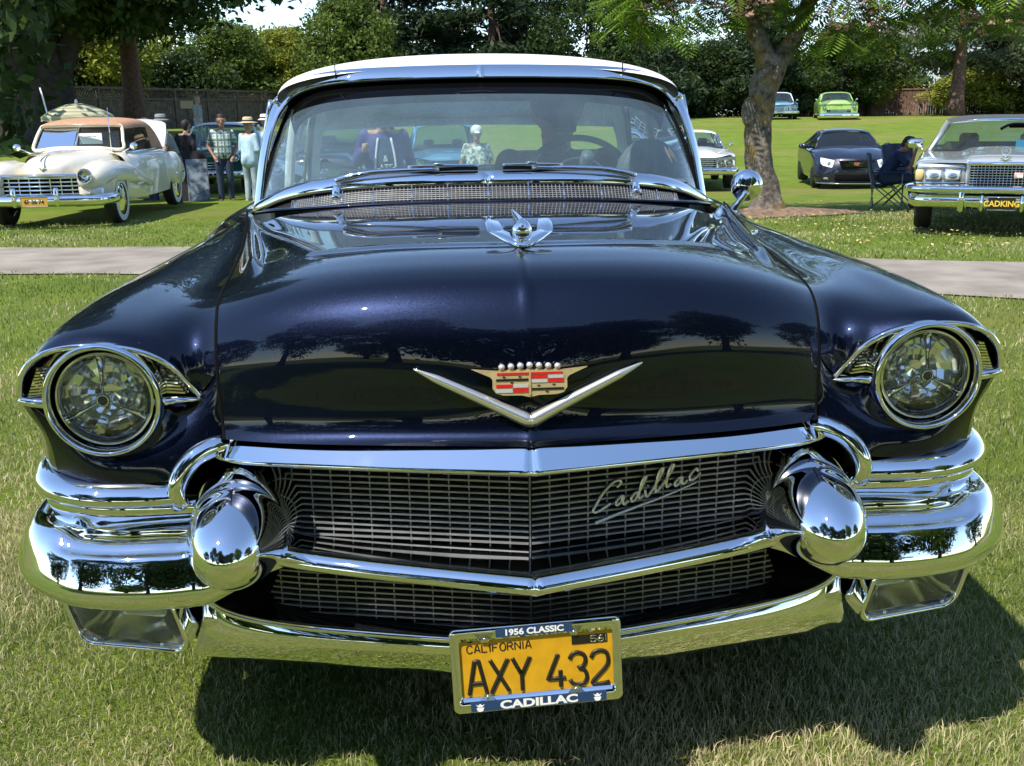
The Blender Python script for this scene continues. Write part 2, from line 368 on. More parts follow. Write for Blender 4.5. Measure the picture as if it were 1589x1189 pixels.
# ---- headlights -------------------------------------------------
HX, HY, HZ = .776, -.005, .847
def arch_pts(n=40):
    return cat([(.612,.026,.836),(.628,.018,.862),(.652,-.004,.902),(.700,-.016,.934),(.77,-.022,.949),(.84,-.020,.946),(.890,-.014,.929),(.922,-.006,.895),(.934,-.002,.852)], n)
def headlight(side):
    hl = bpy.data.objects.new('headlight', None); COL.objects.link(hl); hl.parent = car
    fx = (lambda VF: VF) if side > 0 else (lambda VF: mirx(*VF))
    def P(n, m, *VF, smooth=True): return part(n, m, hl, *[fx(v) for v in VF], smooth=smooth)
    c = (HX, HY, HZ)
    P('bezel_ring', 'chrome', lathe([(.100,.05),(.1065,.03),(.108,-.006),(.1065,-.026),(.102,-.034),(.097,-.030),(.0945,-.018),(.0935,.02)], 64, 'y', c))
    P('seal', 'black_matte', lathe([(.0942,.018),(.0935,-.006),(.091,-.008),(.0890,.004),(.0888,.02)], 64, 'y', c))
    P('retaining_ring', 'chrome_soft', lathe([(.0892,.01),(.0890,-.010),(.086,-.016),(.0825,-.012),(.0815,.002)], 64, 'y', c))
    # reflector of stepped facets
    b = MB(); rnd = random.Random(5+side); NR, NA = 5, 18
    for i in range(NR):
        r0, r1 = .018+.0635*i/NR, .018+.0635*(i+1)/NR
        for j in range(NA):
            a0, a1 = 2*pi*j/NA, 2*pi*(j+1)/NA; o = rnd.uniform(-.010, .008); tl = rnd.uniform(-.007, .007); tm = rnd.uniform(-.007, .007)
            def q(r, a, k): return (HX+r*math.cos(a), HY+.038-(r/.0815)**2*.026+o*.5+k, HZ+r*math.sin(a))
            k_ = rnd.uniform(.05, .55); k2 = rnd.uniform(-.3, .3); zc = (r0+r1)/2*math.sin((a0+a1)/2); xc = (r0+r1)/2*math.cos((a0+a1)/2); b.add([(p[0], p[1]+k_*(p[2]-HZ-zc)+k2*(p[0]-HX-xc), p[2]) for p in (q(r0, a0, 0), q(r1, a0, 0), q(r1, a1, 0), q(r0, a1, 0))], [(0, 1, 2, 3)], False)
    v = np.array(b.V); 
    if side < 0: v[:, 0] *= -1; b.V = [tuple(p) for p in v]
    b.build('reflector', 'reflector', hl)
    P('reflector_back', 'reflector', lathe([(.084,.010),(.07,.022),(.03,.040),(.001,.044)], 32, 'y', c))
    bars = []
    for an in (90, 208, 332):
        a = math.radians(an); ca, sa = math.cos(a), math.sin(a); pts = [(HX+ca*r, HY-.006-.012*(1-r/.08), HZ+sa*r) for r in (.012, .045, .080)]
        bars.append(tube(pts, [.0028, .004, .0095], 8, up=(0, 1, 0)))
    P('tri_bar', 'chrome', *bars)
    P('hub', 'chrome', lathe([(.0135,.0),(.0135,-.018),(.0115,-.023),(.0085,-.023),(.0082,-.016)], 24, 'y', c))
    P('jewel', 'lens_blue', lathe([(.0084,-.016),(.007,-.022),(.004,-.025),(.0002,-.026)], 20, 'y', c))
    P('lens', 'lamp_glass', lathe([(.0822,-.008),(.074,-.019),(.055,-.027),(.03,-.032),(.0003,-.034)], 48, 'y', c))
    # chrome eyelid trim, surround plate and louvres
    ar = arch_pts(60); P('eyelid_trim', 'chrome', sweep(ar, [(-.004,-.006),(.006,-.006),(.007,.001),(.003,.006),(-.004,.006)], up=(0, -1, 0)))
    ring = []
    for k, p in enumerate(ar):
        a = math.atan2(p[2]-HZ, p[0]-HX); ring.append((HX+.1055*math.cos(a), .004, HZ+.1055*math.sin(a)))
    ring = np.array(ring); rows = [ar+np.array([0, .006, 0]), ar*.75+ring*.25+np.array([0, .042, 0]), ar*.4+ring*.6+np.array([0, .040, 0]), ring]
    S_ = np.stack([cat([r_[k] for r_ in rows], 14) for k in range(60)], 1)
    P('surround', 'chrome_soft', GRID(S_))
    for (xa, xb, n) in ((.655, .628, 9), (.893, .918, 10)):
        lv = []
        for k in range(n):
            t = k/(n-1); z = .850+.052*t; x0 = xa+(.02 if xa < .7 else -.012)*t*t
            if xa < .7: x0, x1 = .668+.004*t, .632+.030*t
            else: x0, x1 = .884-.006*t, .922-.022*t
            lv.append(sweep([(x0, .018, z), (x1, .006, z)], [(-.006,-.0016),(.006,-.0016),(.006,.0016),(-.006,.0016)], up=(0, 0, 1)))
        P('louvre', 'gold_chrome', *lv, smooth=False)
    P('eyelid_tail', 'chrome', sweep(cat([(.688,-.006,.834),(.650,.004,.836),(.622,.018,.832),(.610,.028,.830)], 14), circ(.010, 12, .008), scale=np.linspace(1.2, .35, 14)))
    P('eyelid_tail', 'chrome', sweep(cat([(.872,-.004,.838),(.905,-.006,.842),(.932,-.002,.846)], 12), circ(.011, 12, .010), scale=np.linspace(1.2, .7, 12)))
    return hl
for s_ in (-1, 1): headlight(s_)
# ---- chrome hood lip, V shaped ----------------------------------
def vpath(pts, n=40): return cat(pts, n)
hb = vpath([(0,-.168,.728),(.15,-.136,.727),(.30,-.102,.726),(.45,-.062,.724),(.53,-.032,.722),(.572,-.004,.722)], 44)
pr = [(-.030,.0),(.004,-.002),(.017,.001),(.021,.006),(.016,.012),(-.003,.039),(-.010,.048),(-.020,.054),(-.034,.050)]
V1, F1 = sweep(hb, pr, scale=np.stack([np.ones(44), np.linspace(1.0, .82, 44)], 1))
# seam the two halves at the centre line exactly
def vsym(hbp, prof, sc=None):
    V, F = sweep(hbp, prof, scale=sc); V = np.array(V); m = len(prof); V[:m, 0] = 0.0; V[:m, 1] = hbp[0][1]-np.array(prof)[:, 0]*1.05
    return (V, F), mirx(V, F)
part('hood_lip', 'chrome', car, *vsym(hb, pr, np.stack([np.ones(44), np.linspace(1.0, .80, 44)], 1)))
# chrome curl from the lip end down to the fender moulding
curl = cat([(.566,.006,.744),(.590,-.010,.744),(.618,-.026,.733),(.640,-.038,.712),(.652,-.044,.688),(.656,-.044,.664),(.654,-.036,.640)], 40)
both('grille_surround', 'chrome', car, sweep(curl, circ(.019, 14, .016), up=(0, -1, 0), scale=np.linspace(1.15, .9, 40)))
fm = cat([(.652,-.030,.670),(.72,-.040,.672),(.80,-.040,.675),(.855,-.024,.679),(.895,.004,.683),(.928,.055,.685),(.952,.14,.684),(.978,.32,.676)], 60)
fpr = [(-.03,-.026),(.006,-.030),(.020,-.026),(.026,-.016),(.022,-.002),(.010,.010),(-.004,.015),(-.03,.016)]
both('fender_moulding', 'chrome', car, sweep(fm, fpr, scale=np.concatenate([np.linspace(.95, 1, 30), np.linspace(1, .9, 30)])))
gp = cat([(.60,-.010,.628),(.72,-.014,.628),(.80,-.012,.630),(.862,.004,.632),(.900,.030,.634),(.930,.075,.636),(.95,.16,.636)], 50)
gpr = [(-.03,-.075),(-.004,-.070),(.002,-.050),(.004,-.030),(.010,-.018),(.012,.0),(.008,.016),(-.004,.022),(-.03,.024)]
both('gravel_pan', 'chrome', car, sweep(gp, gpr))
# ---- bumper wings and bullets -----------------------------------
bp = cat([(.445,-.088,.556),(.49,-.090,.555),(.55,-.078,.547),(.62,-.070,.540),(.70,-.070,.538),(.78,-.064,.538),(.855,-.044,.541),(.915,-.008,.543),(.955,.055,.545),(.974,.16,.546),(.982,.35,.547),(.984,.55,.548)], 90)
bpr = cat([(-.060,.050),(-.030,.076),(.005,.080),(.024,.070),(.043,.046),(.060,.008),(.075,-.042),(.066,-.070),(.028,-.084),(-.030,-.082),(-.060,-.055),(-.068,0)], 44, closed=True)
_bs = np.interp(np.linspace(0, 1, 90), [0, .06, .14, .2, .3, .45, .56, .66, .8, 1], [.20, .34, .66, .88, .92, .88, .70, .57, .54, .52])
V, F = sweep(bp, bpr, scale=np.stack([_bs*.96, _bs], 1))
# pressed scoop in the top of the wing
V = np.array(V).reshape(90, 44, 3)
for i in range(90):
    xx = bp[i][0]; a = smoothstep(.60, .645, xx)*(1-smoothstep(.835, .885, xx))
    if bp[i][1] > .05: a = 0
    for j in range(44):
        u, w = bpr[j]; g = smoothstep(.045, .02, u) if w > 0 else 0
        if w > .03: V[i, j, 2] -= .022*a*smoothstep(.052, .030, u)*smoothstep(-.062, -.02, u)
V = V.reshape(-1, 3)
both('bumper_wing', 'chrome', car, (V, F))
bc = (.530, 0, .617)
nose = [(.0850*math.cos(t), -.128-.150*math.sin(t)) for t in np.linspace(.06, pi/2-.002, 22)]
lowr = lathe([(.040,.085),(.104,.065),(.1045,.03),(.1035,-.01),(.099,-.05),(.0940,-.09),(.0912,-.112),(.0884,-.116),(.0868,-.120),(.0858,-.126)]+nose, 56, 'y', bc)
both('bumper_bullet', 'chrome', car, lowr)
# ---- grille -----------------------------------------------------
grille = bpy.data.objects.new('grille', None); COL.objects.link(grille); grille.parent = car
GS = .21
def gy(x, z, y0): return y0+GS*abs(x)+.10*max(0, abs(x)-.44)**1.0
hb_me = {}
def gbar(x0, x1, z, y0, nm='grille_bar'):
    for s in (-1, 1):
        xs = np.linspace(x0, x1, 9); pth = [(s*x, gy(x, z, y0), z) for x in xs]
        part(nm, 'grille_metal', grille, sweep(pth, [(-.016,-.0009),(.013,-.0012),(.015,-.0019),(.0165,-.0018),(.0165,.0018),(.015,.0019),(.013,.0012),(-.016,.0009)] if s > 0 else [(.016,-.0009),(-.013,-.0012),(-.015,-.0019),(-.0165,-.0018),(-.0165,.0018),(-.015,.0019),(-.013,.0012),(.016,.0009)]), smooth=False)
for k in range(13):
    z = .568+.0122*k; gbar(0, .47+.05*math.sin(k/13*pi)-(.0 if k < 9 else .0), z, -.095)
for k in range(9):
    z = .392+.0122*k; gbar(0, .50-.02*abs(k-4)/4, z, -.10)
def gpost(x, z0, z1, y0):
    y = gy(x, 0, y0); part('grille_post', 'grille_metal', grille, boxm((x, y-.002, (z0+z1)/2), (.0026, .022, z1-z0)), smooth=False)
for k in range(-13, 14):
    x = .0372*k; gpost(x, .560, .728, -.096); gpost(x, .384, .500, -.101)
part('backing', 'black_matte', grille, GRID([[(x, gy(x, 0, -.058), z) for x in np.linspace(-.68, .68, 21)] for z in np.linspace(.33, .76, 6)]))
mbp = vpath([(0,-.215,.533),(.15,-.180,.539),(.30,-.144,.546),(.40,-.116,.551),(.455,-.100,.556),(.50,-.092,.566),(.535,-.085,.580)], 50)
mpr = [(-.030,.010),(-.030,-.012),(-.002,-.017),(.012,-.014),(.016,-.006),(.010,.006),(.0,.014),(-.012,.017)]
part('grille_crossbar', 'chrome', car, *vsym(mbp, mpr, np.interp(np.linspace(0, 1, 50), [0, .75, .9, 1], [1, 1, 1.15, 1.7])))
sh = [[(0,-.200,.5495),(.15,-.166,.555),(.30,-.130,.561),(.42,-.098,.567),(.50,-.075,.578)], [(0,-.150,.552),(.15,-.116,.556),(.30,-.084,.561),(.42,-.056,.567),(.50,-.036,.576)], [(0,-.090,.5635),(.15,-.058,.5635),(.30,-.027,.5635),(.42,-.002,.566),(.50,.018,.572)]]
S_ = net(sh, 14, 40); part('grille_shelf', 'chrome_dark', car, GRID(np.concatenate([S_[:, :0:-1]*np.array([-1, 1, 1]), S_], 1)))
# ---- lower bumper -----------------------------------------------
lb = vpath([(0,-.150,.385),(.15,-.128,.388),(.30,-.102,.393),(.44,-.078,.401),(.54,-.060,.414),(.60,-.048,.434),(.628,-.036,.462),(.632,-.02,.49)], 50)
part('lower_bead', 'chrome', car, *vsym(lb, [(0.008*math.cos(t), .007*math.sin(t)) for t in np.linspace(0, 2*pi, 11)[:-1]]))
vl = []
for p in lb:
    k = max(0, (p[2]-.40)); vl.append([p+np.array([0, .002, -.004]), (p[0]+.015*k*10*.5, p[1]-.006, .368+k*.3), (p[0]*1.01+.02*k*10, p[1]+.008, .332+k*.15), (p[0]*1.02+.03*k*10, p[1]+.036, .288+.03*p[0]), (p[0]*1.03+.03*k*10, p[1]+.10, .258+.05*p[0])])
S_ = np.stack([cat(v, 16) for v in vl], 1); part('lower_bumper', 'chrome', car, GRID(np.concatenate([S_[:, :0:-1]*np.array([-1, 1, 1]), S_], 1)))
sf = np.stack([np.stack([p+np.array([0, .006, -.002]), p*np.array([.96, 1, 1])+np.array([0, .05, .004]), p*np.array([.93, 1, 1])+np.array([0, .085, .03])]) for p in lb], 1)
part('lower_shelf', 'black_gloss', car, GRID(np.concatenate([sf[:, :0:-1]*np.array([-1, 1, 1]), sf], 1)))
# ---- fog lamps --------------------------------------------------
def rrect(w, h, r, n=5, off=(0, 0), skew=0.):
    o = []
    for (cx, cz, a0) in ((w/2-r, h/2-r, 0), (-w/2+r, h/2-r, 90), (-w/2+r, -h/2+r, 180), (w/2-r, -h/2+r, 270)):
        for k in range(n+1):
            a = math.radians(a0+90*k/n); x, z = cx+r*math.cos(a), cz+r*math.sin(a); o.append((off[0]+x+skew*z, off[1]+z))
    return o
def fog(side):
    fo = bpy.data.objects.new('fog_lamp', None); COL.objects.link(fo); fo.parent = car
    fx = (lambda VF: VF) if side > 0 else (lambda VF: mirx(*VF))
    cx, cz = .763, .434
    def lp(w, h, r, y): return [(p[0], y+(p[0]-cx)*.25-(p[1]-cz)*.15, p[1]) for p in rrect(w, h, r, 6, (cx, cz), .22)]
    rows = [lp(.226,.124,.03,.08), lp(.226,.124,.03,-.085), lp(.222,.120,.03,-.094), lp(.214,.112,.027,-.095), lp(.206,.104,.025,-.088), lp(.202,.100,.024,-.07)]
    part('lamp_frame', 'chrome', fo, fx(GRID(rows, cv=True)))
    part('lamp_bowl', 'chrome_soft', fo, fx(GRID([lp(.203,.101,.024,-.072), lp(.165,.082,.02,-.045), lp(.12,.05,.02,-.02)], cv=True)))
    r3 = lp(.121,.051,.02,-.0205); part('lamp_back', 'chrome_soft', fo, fx((np.array(r3), [tuple(range(len(r3)))])))
    part('lamp_bulb', 'chrome', fo, fx(ellipsoid((cx-.01, -.05, cz+.028), (.055, .022, .02))))
    r4 = lp(.206,.104,.025,-.080); part('lamp_lens', 'fog_glass', fo, fx((np.array(r4), [tuple(range(len(r4)))])))
    for sx in (-1, 1): part('screw', 'chrome', fo, fx(ellipsoid((cx+sx*.066-.004, -.093+sx*.066*.25, cz-.04), (.004, .004, .004), 8, 6)))
for s_ in (-1, 1): fog(s_)
# ---- licence plate ----------------------------------------------
plate = bpy.data.objects.new('license_plate', None); COL.objects.link(plate); plate.parent = car
plate.location = (.003, -.196, .3665); plate.rotation_euler = (math.radians(-4), math.radians(-2.0), math.radians(1.5))
part('plate_sheet', 'plate_yellow', plate, prism(rrect(.300,.150,.008), .002), smooth=False)
o_ = rrect(.315,.166,.012); i_ = rrect(.282,.112,.006, 5, (0, .0035))
part('plate_frame', 'chrome', plate, GRID([[(p[0], .004, p[1]) for p in o_], [(p[0]*.998, -.004, p[1]*.998) for p in o_], [(p[0]*.985, -.0062, p[1]*.975) for p in o_], [(p[0], -.0062, p[1]) for p in i_], [(p[0], -.0012, p[1]) for p in i_]], cv=True))
part('top_strip', 'strip_blue', plate, prism(rrect(.140,.0165,.001, 1, (-.003, .0705)), .0006), smooth=False).location = (0, -.0066, 0)
part('bottom_strip', 'strip_blue', plate, prism(rrect(.252,.0190,.001, 1, (0, -.0705)), .0006), smooth=False).location = (0, -.0066, 0)
text_mesh('lettering', '1956 CLASSIC', .0163, 'print_white', plate, (-.003, -.0072, .0702), sx=1.12, bold=.0006)
text_mesh('lettering', 'CADILLAC', .0215, 'print_white', plate, (0, -.0072, -.0712), sx=1.42, bold=.0009)
# embossed plate characters drawn as strokes
def stroke(chars, x0, z0, w, h, r, gap, y=-.0012):
    S = {'A': [[(0,0),(.38,1),(.62,1),(1,0)], [(.18,.32),(.82,.32)]], 'X': [[(0,1),(1,0)], [(0,0),(1,1)]], 'Y': [[(0,1),(.5,.45),(1,1)], [(.5,.5),(.5,0)]],
         '4': [[(.62,1),(.0,.25),(1,.25)], [(.72,.5),(.72,0)]], '3': [[(.02,.82),(.2,.97),(.5,1),(.85,.9),(.92,.72),(.75,.56),(.45,.52),(.8,.46),(.98,.25),(.85,.06),(.5,0),(.15,.04),(0,.18)]],
         '2': [[(.0,.80),(.15,.95),(.5,1),(.85,.93),(.97,.72),(.85,.5),(.0,.0),(1,0)]], '5': [[(.95,1),(.1,1),(.06,.55),(.5,.6),(.9,.48),(.97,.25),(.75,.03),(.4,0),(.02,.12)]],
         '6': [[(.85,.95),(.45,.95),(.1,.6),(.02,.25),(.3,.0),(.7,.0),(.97,.25),(.8,.5),(.4,.52),(.08,.3)]], 'C': [[(.95,.8),(.7,1),(.3,1),(.03,.75),(.03,.25),(.3,0),(.7,0),(.95,.2)]],
         'L': [[(0,1),(0,0),(.9,0)]], 'I': [[(.5,1),(.5,0)]], 'F': [[(0,0),(0,1),(.9,1)], [(0,.52),(.7,.52)]], 'O': [[(.3,1),(.7,1),(.97,.75),(.97,.25),(.7,0),(.3,0),(.03,.25),(.03,.75),(.3,1)]],
         'R': [[(0,0),(0,1),(.7,1),(.95,.78),(.7,.52),(0,.52)], [(.45,.52),(1,0)]], 'N': [[(0,0),(0,1),(1,0),(1,1)]], ' ': []}
    out = []
    for ch in chars:
        ww = w*(.45 if ch == ' ' else .25 if ch == 'I' else 1)
        for st in S[ch]:
            P = np.array([(x0+p[0]*ww if ch != 'I' else x0+ww/2, y, z0+p[1]*h) for p in st])
            if ch in '3256CO': P = cat(P, 26)
            else:
                Q = [P[0]]
                for a, b in zip(P[:-1], P[1:]): Q += [a+(b-a)*t for t in (.04, .5, .96)]+[b]
                P = np.array(Q)
            V, F = tube(P, r, 8, up=(0, 1, 0)); V = np.array(V); V[:, 1] = y+(V[:, 1]-y)*.8; out.append((V, F))
        x0 += ww+gap
    return out
part('plate_number', 'plate_black', plate, *stroke('AXY 432', -.127, -.0470, .0325, .0640, .0040, .0085))
part('plate_state', 'plate_black', plate, *stroke('CALIFORNIA', -.1265, .0340, .0100, .0145, .0012, .0036))
part('year_tab', 'plate_black', plate, prism(rrect(.066,.0165,.001, 1, (.099, .0415)), .0012), smooth=False).location = (0, -.0016, 0)
part('year_number', 'gold_chrome', plate, *stroke('56I', .101, .0358, .0105, .0115, .0011, .0030, y=-.0026))
for sx, sz in ((-.0935, .0605), (.070, .0605), (-.0935, -.0530), (.070, -.0530)):
    part('frame_tab', 'chrome', plate, prism([(sx-.018, sz+(.012 if sz > 0 else -.010)), (sx-.006, sz-(.006 if sz > 0 else -.006)), (sx+.006, sz-(.006 if sz > 0 else -.006)), (sx+.018, sz+(.012 if sz > 0 else -.010))], .002), smooth=False).location = (0, -.0052, 0)
    part('screw', 'chrome_soft', plate, ellipsoid((sx, -.0066, sz), (.0042, .003, .0042), 12, 6))
for sx in (-.120, .102): part('bolt', 'rubber' if sx < 0 else 'chrome', plate, ellipsoid((sx, -.002, .0585), (.0055, .003, .0045), 12, 6))
for sx in (-.109, .109):
    part('crest_print', 'print_white', plate, prism([(sx-.007, -.0725), (sx-.005, -.079), (sx, -.0805), (sx+.005, -.079), (sx+.007, -.0725)], .0004), prism([(sx-.008, -.0655), (sx-.004, -.0715), (sx+.004, -.0715), (sx+.008, -.0655), (sx+.004, -.068), (sx, -.0645), (sx-.004, -.068)], .0004), smooth=False).location = (0, -.0071, 0)
# ---- V and crest on the hood ------------------------------------
def onhood(x, z, lift=.004): return np.array((x, hood_y(x, z)-lift, z))
vz = np.linspace(0, 1, 30)
for s in (-1, 1):
    pass
vp = np.array([onhood(.205*t, .815+.095*t) for t in vz]); vp[:, 1] = cat(vp[::6, 1], 30)[:, 0]
_sc = np.interp(vz, [0, .8, 1], [1, .62, .12])
vpr = [(-.002,-.0135),(.006,-.012),(.012,-.001),(.007,.011),(-.002,.013)]
def vv(path):
    T, S, U = frames(path, (0, -.86, .5)); return None
V, F = sweep(vp, [(b, a) for a, b in vpr], up=(0, -.98, .15), scale=_sc)
V = np.array(V); m_ = len(vpr); V[:m_, 0] = 0
part('hood_vee', 'vee_metal', car, (V, F), mirx(V, F))
crest = bpy.data.objects.new('hood_crest', None); COL.objects.link(crest); crest.parent = car
crest.location = tuple(onhood(0, .886, .008)); crest.scale = (1.0, 1.0, .86); crest.rotation_euler = (math.radians(-9), 0, 0)
sh_ = [(-.066,.020),(-.066,-.012),(-.060,-.022),(-.048,-.026),(-.015,-.027),(0,-.031),(.015,-.027),(.048,-.026),(.060,-.022),(.066,-.012),(.066,.020)]
part('shield', 'crest_gold', crest, prism(sh_, .010), smooth=False)
part('wing_bar', 'crest_gold', crest, prism([(-.103,.029),(-.055,.024),(.055,.024),(.103,.029),(.070,.012),(.066,.006),(-.066,.006),(-.070,.012)], .009), smooth=False)
for k in range(7):
    x = -.0495+.0165*k; zz = .032+.003*(1-abs(k-3)/3)
    part('pearl', 'crest_silver', crest, ellipsoid((x, -.003, zz), (.0060, .0060, .0066), 12, 8))
part('crown', 'crest_gold', crest, prism([(-.058,.022)]+[(-.0495+.0165*k/2, (.030 if k % 2 == 0 else .024)) for k in range(13)]+[(.058,.022)], .008), smooth=False)
def cell(x0, x1, z0, z1, m, nm='enamel', y=-.0056):
    return part(nm, m, crest, boxm(((x0+x1)/2, y, (z0+z1)/2), (x1-x0, .0016, z1-z0)), smooth=False)
cell(-.058, .058, .0165, .0205, 'emblem_red', y=-.0058)
cell(-.060, -.003, .0035, .0080, 'emblem_black'); cell(.003, .060, -.0165, -.0120, 'emblem_black')
cell(-.060, -.031, -.0105, -.0035, 'emblem_red'); cell(-.030, -.003, -.0205, -.0125, 'emblem_red')
cell(-.030, -.003, -.0105, -.0035, 'crest_silver'); cell(-.060, -.031, -.0205, -.0125, 'crest_silver')
cell(.003, .031, .0075, .0145, 'emblem_red'); cell(.032, .060, -.0010, .0060, 'emblem_red')
cell(.032, .060, .0075, .0145, 'crest_silver'); cell(.003, .031, -.0010, .0060, 'crest_silver')
part('divider', 'crest_gold', crest, boxm((0, -.0062, -.003), (.003, .003, .046)), smooth=False)
for x, z in ((-.046, .0115), (-.018, .0115), (-.032, -.0005), (.015, -.0070), (.042, -.0060), (.030, -.0205)):
    part('martlet', 'emblem_black', crest, prism([(x-.003, z+.001), (x, z-.0015), (x+.003, z+.001), (x, z+.0018)], .004), smooth=False).location = (0, -.0045, 0)
# ---- hood ornament ----------------------------------------------
orn = bpy.data.objects.new('hood_ornament', None); COL.objects.link(orn); orn.parent = car
orn.location = (.010, .165, 1.089)
cr = cat([(-.062,.026,.026),(-.046,.008,.024),(-.026,-.014,.016),(0,-.028,.008),(.026,-.014,.016),(.046,.008,.024),(.062,.026,.026)], 31)
part('wing_crescent', 'chrome', orn, sweep(cr, [(-.016,-.004),(.010,-.005),(.014,0),(.010,.004),(-.016,.005)], up=(0, -.3, 1), scale=np.interp(np.linspace(0, 1, 31), [0, .15, .5, .85, 1], [.25, .8, 1.25, .8, .25])))
part('pedestal', 'chrome', orn, sweep(cat([(0,-.034,-.006),(0,0,-.002),(0,.06,-.004),(0,.13,-.012)], 16), circ(.020, 12, .012), scale=np.interp(np.linspace(0, 1, 16), [0, .2, 1], [.3, 1, .25])))
part('bust', 'chrome', orn, ellipsoid((0, -.014, .032), (.020, .022, .022), 18, 12), ellipsoid((0, -.024, .040), (.008, .011, .012), 14, 10), ellipsoid((.0, -.006, .047), (.010, .018, .009), 14, 8))
part('spine_fin', 'chrome', orn, sweep(cat([(0,-.005,.038),(-.003,.03,.046),(-.008,.07,.054),(-.012,.11,.060)], 18), circ(.010, 10, .016), scale=np.linspace(1.1, .25, 18)))
for s in (-1, 1):
    P_ = net([[(s*.030,.01,.020),(s*.036,.05,.034),(s*.044,.11,.042)], [(s*.048,.014,.026),(s*.056,.05,.038),(s*.061,.10,.044)], [(s*.062,.024,.028),(s*.065,.05,.036),(s*.066,.085,.042)]], 10, 12)
    P2 = P_+np.array([s*.003, .002, -.004]); part('wing', 'chrome', orn, GRID(P_, flip=s < 0), GRID(P2, flip=s > 0))
# ---- script badge on the grille ---------------------------------
SCR = [[(.20,.62),(.235,.72),(.22,.80),(.17,.76),(.085,.50),(.03,.22),(.0,.05),(.02,.0),(.07,.05),(.15,.20)],
       [(.255,.37),(.225,.33),(.195,.20),(.205,.13),(.235,.19),(.262,.36),(.255,.20),(.27,.13),(.30,.22)],
       [(.385,.42),(.350,.38),(.325,.26),(.335,.18),(.365,.24),(.425,.62),(.452,.80),(.440,.83),(.415,.66),(.392,.34),(.40,.24),(.43,.32)],
       [(.445,.46),(.452,.32),(.465,.27),(.49,.35)], [(.466,.56),(.470,.58)],
       [(.49,.35),(.575,.78),(.600,.97),(.585,1.0),(.555,.80),(.535,.48),(.545,.38),(.575,.46)],
       [(.575,.46),(.665,.86),(.692,1.04),(.678,1.07),(.648,.88),(.630,.56),(.64,.47),(.67,.55)],
       [(.765,.70),(.735,.66),(.705,.54),(.715,.47),(.745,.53),(.772,.70),(.768,.56),(.785,.50),(.815,.60)],
       [(.905,.80),(.895,.88),(.865,.82),(.835,.68),(.845,.58),(.885,.62),(.93,.76)],
       [(.02,-.30),(.14,-.18),(.35,.0),(.62,.22),(.90,.50)]]
def scr_pt(u, w):
    x = .120+.230*u; z = .618+.088*w*.84; return (x, gy(x, 0, -.095)-.022, z)
badge = []
for st in SCR:
    q = cat(st, 9*len(st)); badge.append(tube([scr_pt(*p) for p in q], .0030 if st is not SCR[-1] else np.interp(np.linspace(0, 1, len(q)), [0, .3, 1], [.0040, .0034, .0018]), 7, up=(0, 1, 0)))
part('script_badge', 'vee_metal', car, *badge)
# ---- cowl: vent, chrome strip, wipers ---------------------------
cw = cat([(0,1.492,1.139),(.22,1.499,1.137),(.42,1.528,1.129),(.56,1.574,1.114),(.66,1.638,1.091),(.74,1.725,1.057),(.785,1.80,1.036),(.808,1.872,1.022)], 50)
cpr = [(-.03,.006),(.010,-.016),(.024,-.020),(.028,-.014),(.016,.010),(-.002,.024),(-.03,.026)]
part('cowl_strip', 'chrome', car, *vsym(cw, cpr))
hr = HP[-1]
cf = cat([(0,1.392,1.071),(.25,1.400,1.070),(.45,1.424,1.063),(.60,1.470,1.053),(.70,1.54,1.044),(.78,1.66,1.028)], 50)
cowl_rows = [np.array([(p[0], p[1]-.012-.0, p[2]+.002) for p in cf]), np.array([(p[0], p[1]+.010, p[2]-.006) for p in cf]), np.array([(p[0]*.99, p[1]+.062, p[2]-.004) for p in cf]), np.array([(c[0], c[1]-.002, c[2]-.012) for c in cw])]
S_ = np.stack(cowl_rows); part('cowl_panel', 'dark_trim', car, GRID(np.concatenate([S_[:, :0:-1]*np.array([-1, 1, 1]), S_], 1)))
vent = bpy.data.objects.new('cowl_vent', None); COL.objects.link(vent); vent.parent = car
vb = cat([(0,1.416,1.080),(.22,1.424,1.078),(.42,1.450,1.071),(.56,1.496,1.056),(.645,1.553,1.050)], 60)
def vent_pt(s, t):
    i = int(round(abs(s)*59)); p = vb[i]; return np.array((math.copysign(p[0], s) if s else 0, p[1]+.040*t, p[2]+.040*t*(1-.45*abs(s)**3)))
mbs = MB()
for s in (-1, 1):
    for k in range(0, 60):
        a = s*k/59
        V, F = tube([vent_pt(a, 0), vent_pt(a, 1)], .0015, 4); mbs.add(V, F, False)
    for t in (.1, .25, .4, .55, .7, .85):
        V, F = tube([vent_pt(s*k/59, t) for k in range(0, 60, 3)], .0013, 4); mbs.add(V, F, False)
mbs.build('vent_mesh', 'grille_metal', vent)
for k in range(-6, 7): part('vent_divider', 'chrome', vent, tube([vent_pt(k/6.2, -.05), vent_pt(k/6.2, 1.1)], .0032, 6))
part('hood_edge_trim', 'navy_paint', car, tube(np.concatenate([(cf*np.array([-1, 1, 1]))[:0:-1], cf])+np.array([0, .002, .0]), .007, 8))
